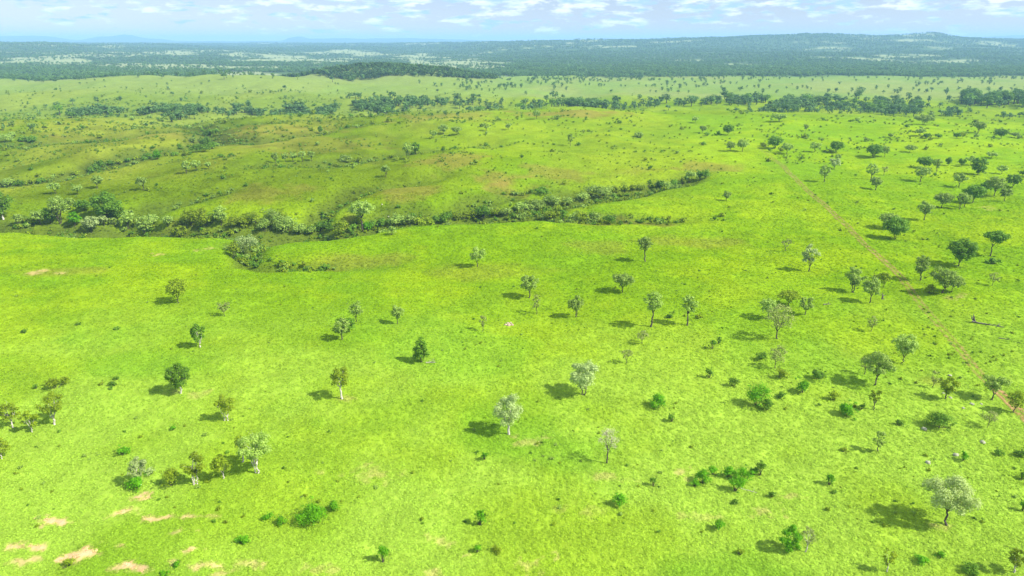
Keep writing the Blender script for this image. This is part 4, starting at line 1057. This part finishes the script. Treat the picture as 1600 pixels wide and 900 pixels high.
# ------------------------------------------------------------------ haze
def box(name, x0, x1, y0, y1, z0, z1):
    V = [(x, y, z) for x in (x0, x1) for y in (y0, y1) for z in (z0, z1)]
    return bpy.data.meshes.new(name), V
hz = bpy.data.meshes.new('haze')
X0, X1, Y0, Y1, Z0, Z1 = -42000, 42000, -400, 26000, min(float(z_.min()) - 1.0, -20), float(z_.max()) + 15
hz.from_pydata([(X0,Y0,Z0),(X1,Y0,Z0),(X1,Y1,Z0),(X0,Y1,Z0),(X0,Y0,Z1),(X1,Y0,Z1),(X1,Y1,Z1),(X0,Y1,Z1)], [], [(0,3,2,1),(4,5,6,7),(0,1,5,4),(1,2,6,5),(2,3,7,6),(3,0,4,7)])
m, nt, N, L = nodes('haze')
vp = N.new('ShaderNodeVolumePrincipled'); vp.inputs['Color'].default_value = (.37, .65, 1.0, 1); vp.inputs['Density'].default_value = 1.1e-4
out = N.new('ShaderNodeOutputMaterial'); L.new(vp.outputs[0], out.inputs['Volume'])
hz.materials.append(m)
tag(link('haze', hz), kind='stuff')

# ------------------------------------------------------------------ sky, sun, camera
sx, sy, sz_ = .93, -.32, .95
el = math.atan2(sz_, math.hypot(sx, sy)); rot = math.atan2(sx, sy)
W = bpy.data.worlds.new('World'); SC.world = W; W.use_nodes = True
nt = W.node_tree; N = nt.nodes; L = nt.links; N.clear()
sky = N.new('ShaderNodeTexSky'); sky.sky_type = 'NISHITA'; sky.sun_disc = False; sky.sun_elevation = el; sky.sun_rotation = rot
sky.altitude = 300; sky.air_density = 1.0; sky.dust_density = .25; sky.ozone_density = 3.0
tc = N.new('ShaderNodeTexCoord')
sepn = N.new('ShaderNodeSeparateXYZ'); L.new(tc.outputs['Generated'], sepn.inputs[0])
def cloud_noise(scale, det, off, zs):
    mp = N.new('ShaderNodeMapping'); mp.inputs['Scale'].default_value = (1, 1, zs); mp.inputs['Location'].default_value = (off, off * .7, 0)
    L.new(tc.outputs['Generated'], mp.inputs['Vector'])
    n_ = N.new('ShaderNodeTexNoise'); n_.inputs['Scale'].default_value = scale; n_.inputs['Detail'].default_value = det; n_.inputs['Roughness'].default_value = .6
    L.new(mp.outputs[0], n_.inputs['Vector']); return n_.outputs['Fac']
big = cloud_noise(29, 9, 5.3, 3.6)
elr = N.new('ShaderNodeMapRange'); elr.inputs['From Min'].default_value = .0; elr.inputs['From Max'].default_value = .065; elr.inputs['To Min'].default_value = -.09; elr.inputs['To Max'].default_value = .11
L.new(sepn.outputs['Z'], elr.inputs['Value'])
ad = N.new('ShaderNodeMath'); ad.operation = 'ADD'; L.new(big, ad.inputs[0]); L.new(elr.outputs[0], ad.inputs[1])
cm = N.new('ShaderNodeMapRange'); cm.inputs['From Min'].default_value = .50; cm.inputs['From Max'].default_value = .60; L.new(ad.outputs[0], cm.inputs['Value'])
shade = cloud_noise(22, 5, 9.7, 6.0)
cc = N.new('ShaderNodeMix'); cc.data_type = 'RGBA'; cc.inputs['A'].default_value = (3.4, 4.9, 7.6, 1); cc.inputs['B'].default_value = (7.6, 7.8, 8.2, 1)
sr = N.new('ShaderNodeMapRange'); sr.inputs['From Min'].default_value = .4; sr.inputs['From Max'].default_value = .6; L.new(shade, sr.inputs['Value']); L.new(sr.outputs[0], cc.inputs['Factor'])
mx = N.new('ShaderNodeMix'); mx.data_type = 'RGBA'; L.new(cm.outputs[0], mx.inputs['Factor']); tn_ = N.new('ShaderNodeVectorMath'); tn_.operation = 'MULTIPLY'; tn_.inputs[1].default_value = (.80, .72, .88)
L.new(sky.outputs[0], tn_.inputs[0]); L.new(tn_.outputs[0], mx.inputs['A']); L.new(cc.outputs['Result'], mx.inputs['B'])
bg = N.new('ShaderNodeBackground'); bg.inputs['Strength'].default_value = .08; L.new(mx.outputs['Result'], bg.inputs['Color'])
wo = N.new('ShaderNodeOutputWorld'); L.new(bg.outputs[0], wo.inputs['Surface'])
sl = bpy.data.lights.new('sun', 'SUN'); sl.energy = 4.5; sl.angle = math.radians(.5); sl.color = (1, .95, .86)
so = bpy.data.objects.new('sun', sl); COL.objects.link(so)
from mathutils import Vector
so.rotation_euler = Vector((-sx, -sy, -sz_)).to_track_quat('-Z', 'Y').to_euler(); so.location = (200, -80, 250)
cam = bpy.data.cameras.new('camera'); co = bpy.data.objects.new('camera', cam); COL.objects.link(co)
co.location = (0, 0, HC); co.rotation_euler = (math.pi / 2 - TH, 0, 0)
cam.sensor_width = 36; cam.lens = 36 * F / 1600; cam.clip_start = 1; cam.clip_end = 60000
SC.camera = co
SC.view_settings.view_transform = 'Standard'; SC.view_settings.look = 'None'; SC.view_settings.gamma = 1
SC.view_settings.exposure = 1.0
cy = SC.cycles
cy.max_bounces = 4; cy.diffuse_bounces = 2; cy.glossy_bounces = 1; cy.transmission_bounces = 3; cy.transparent_max_bounces = 8; cy.volume_bounces = 1
cy.use_denoising = True; cy.use_adaptive_sampling = False
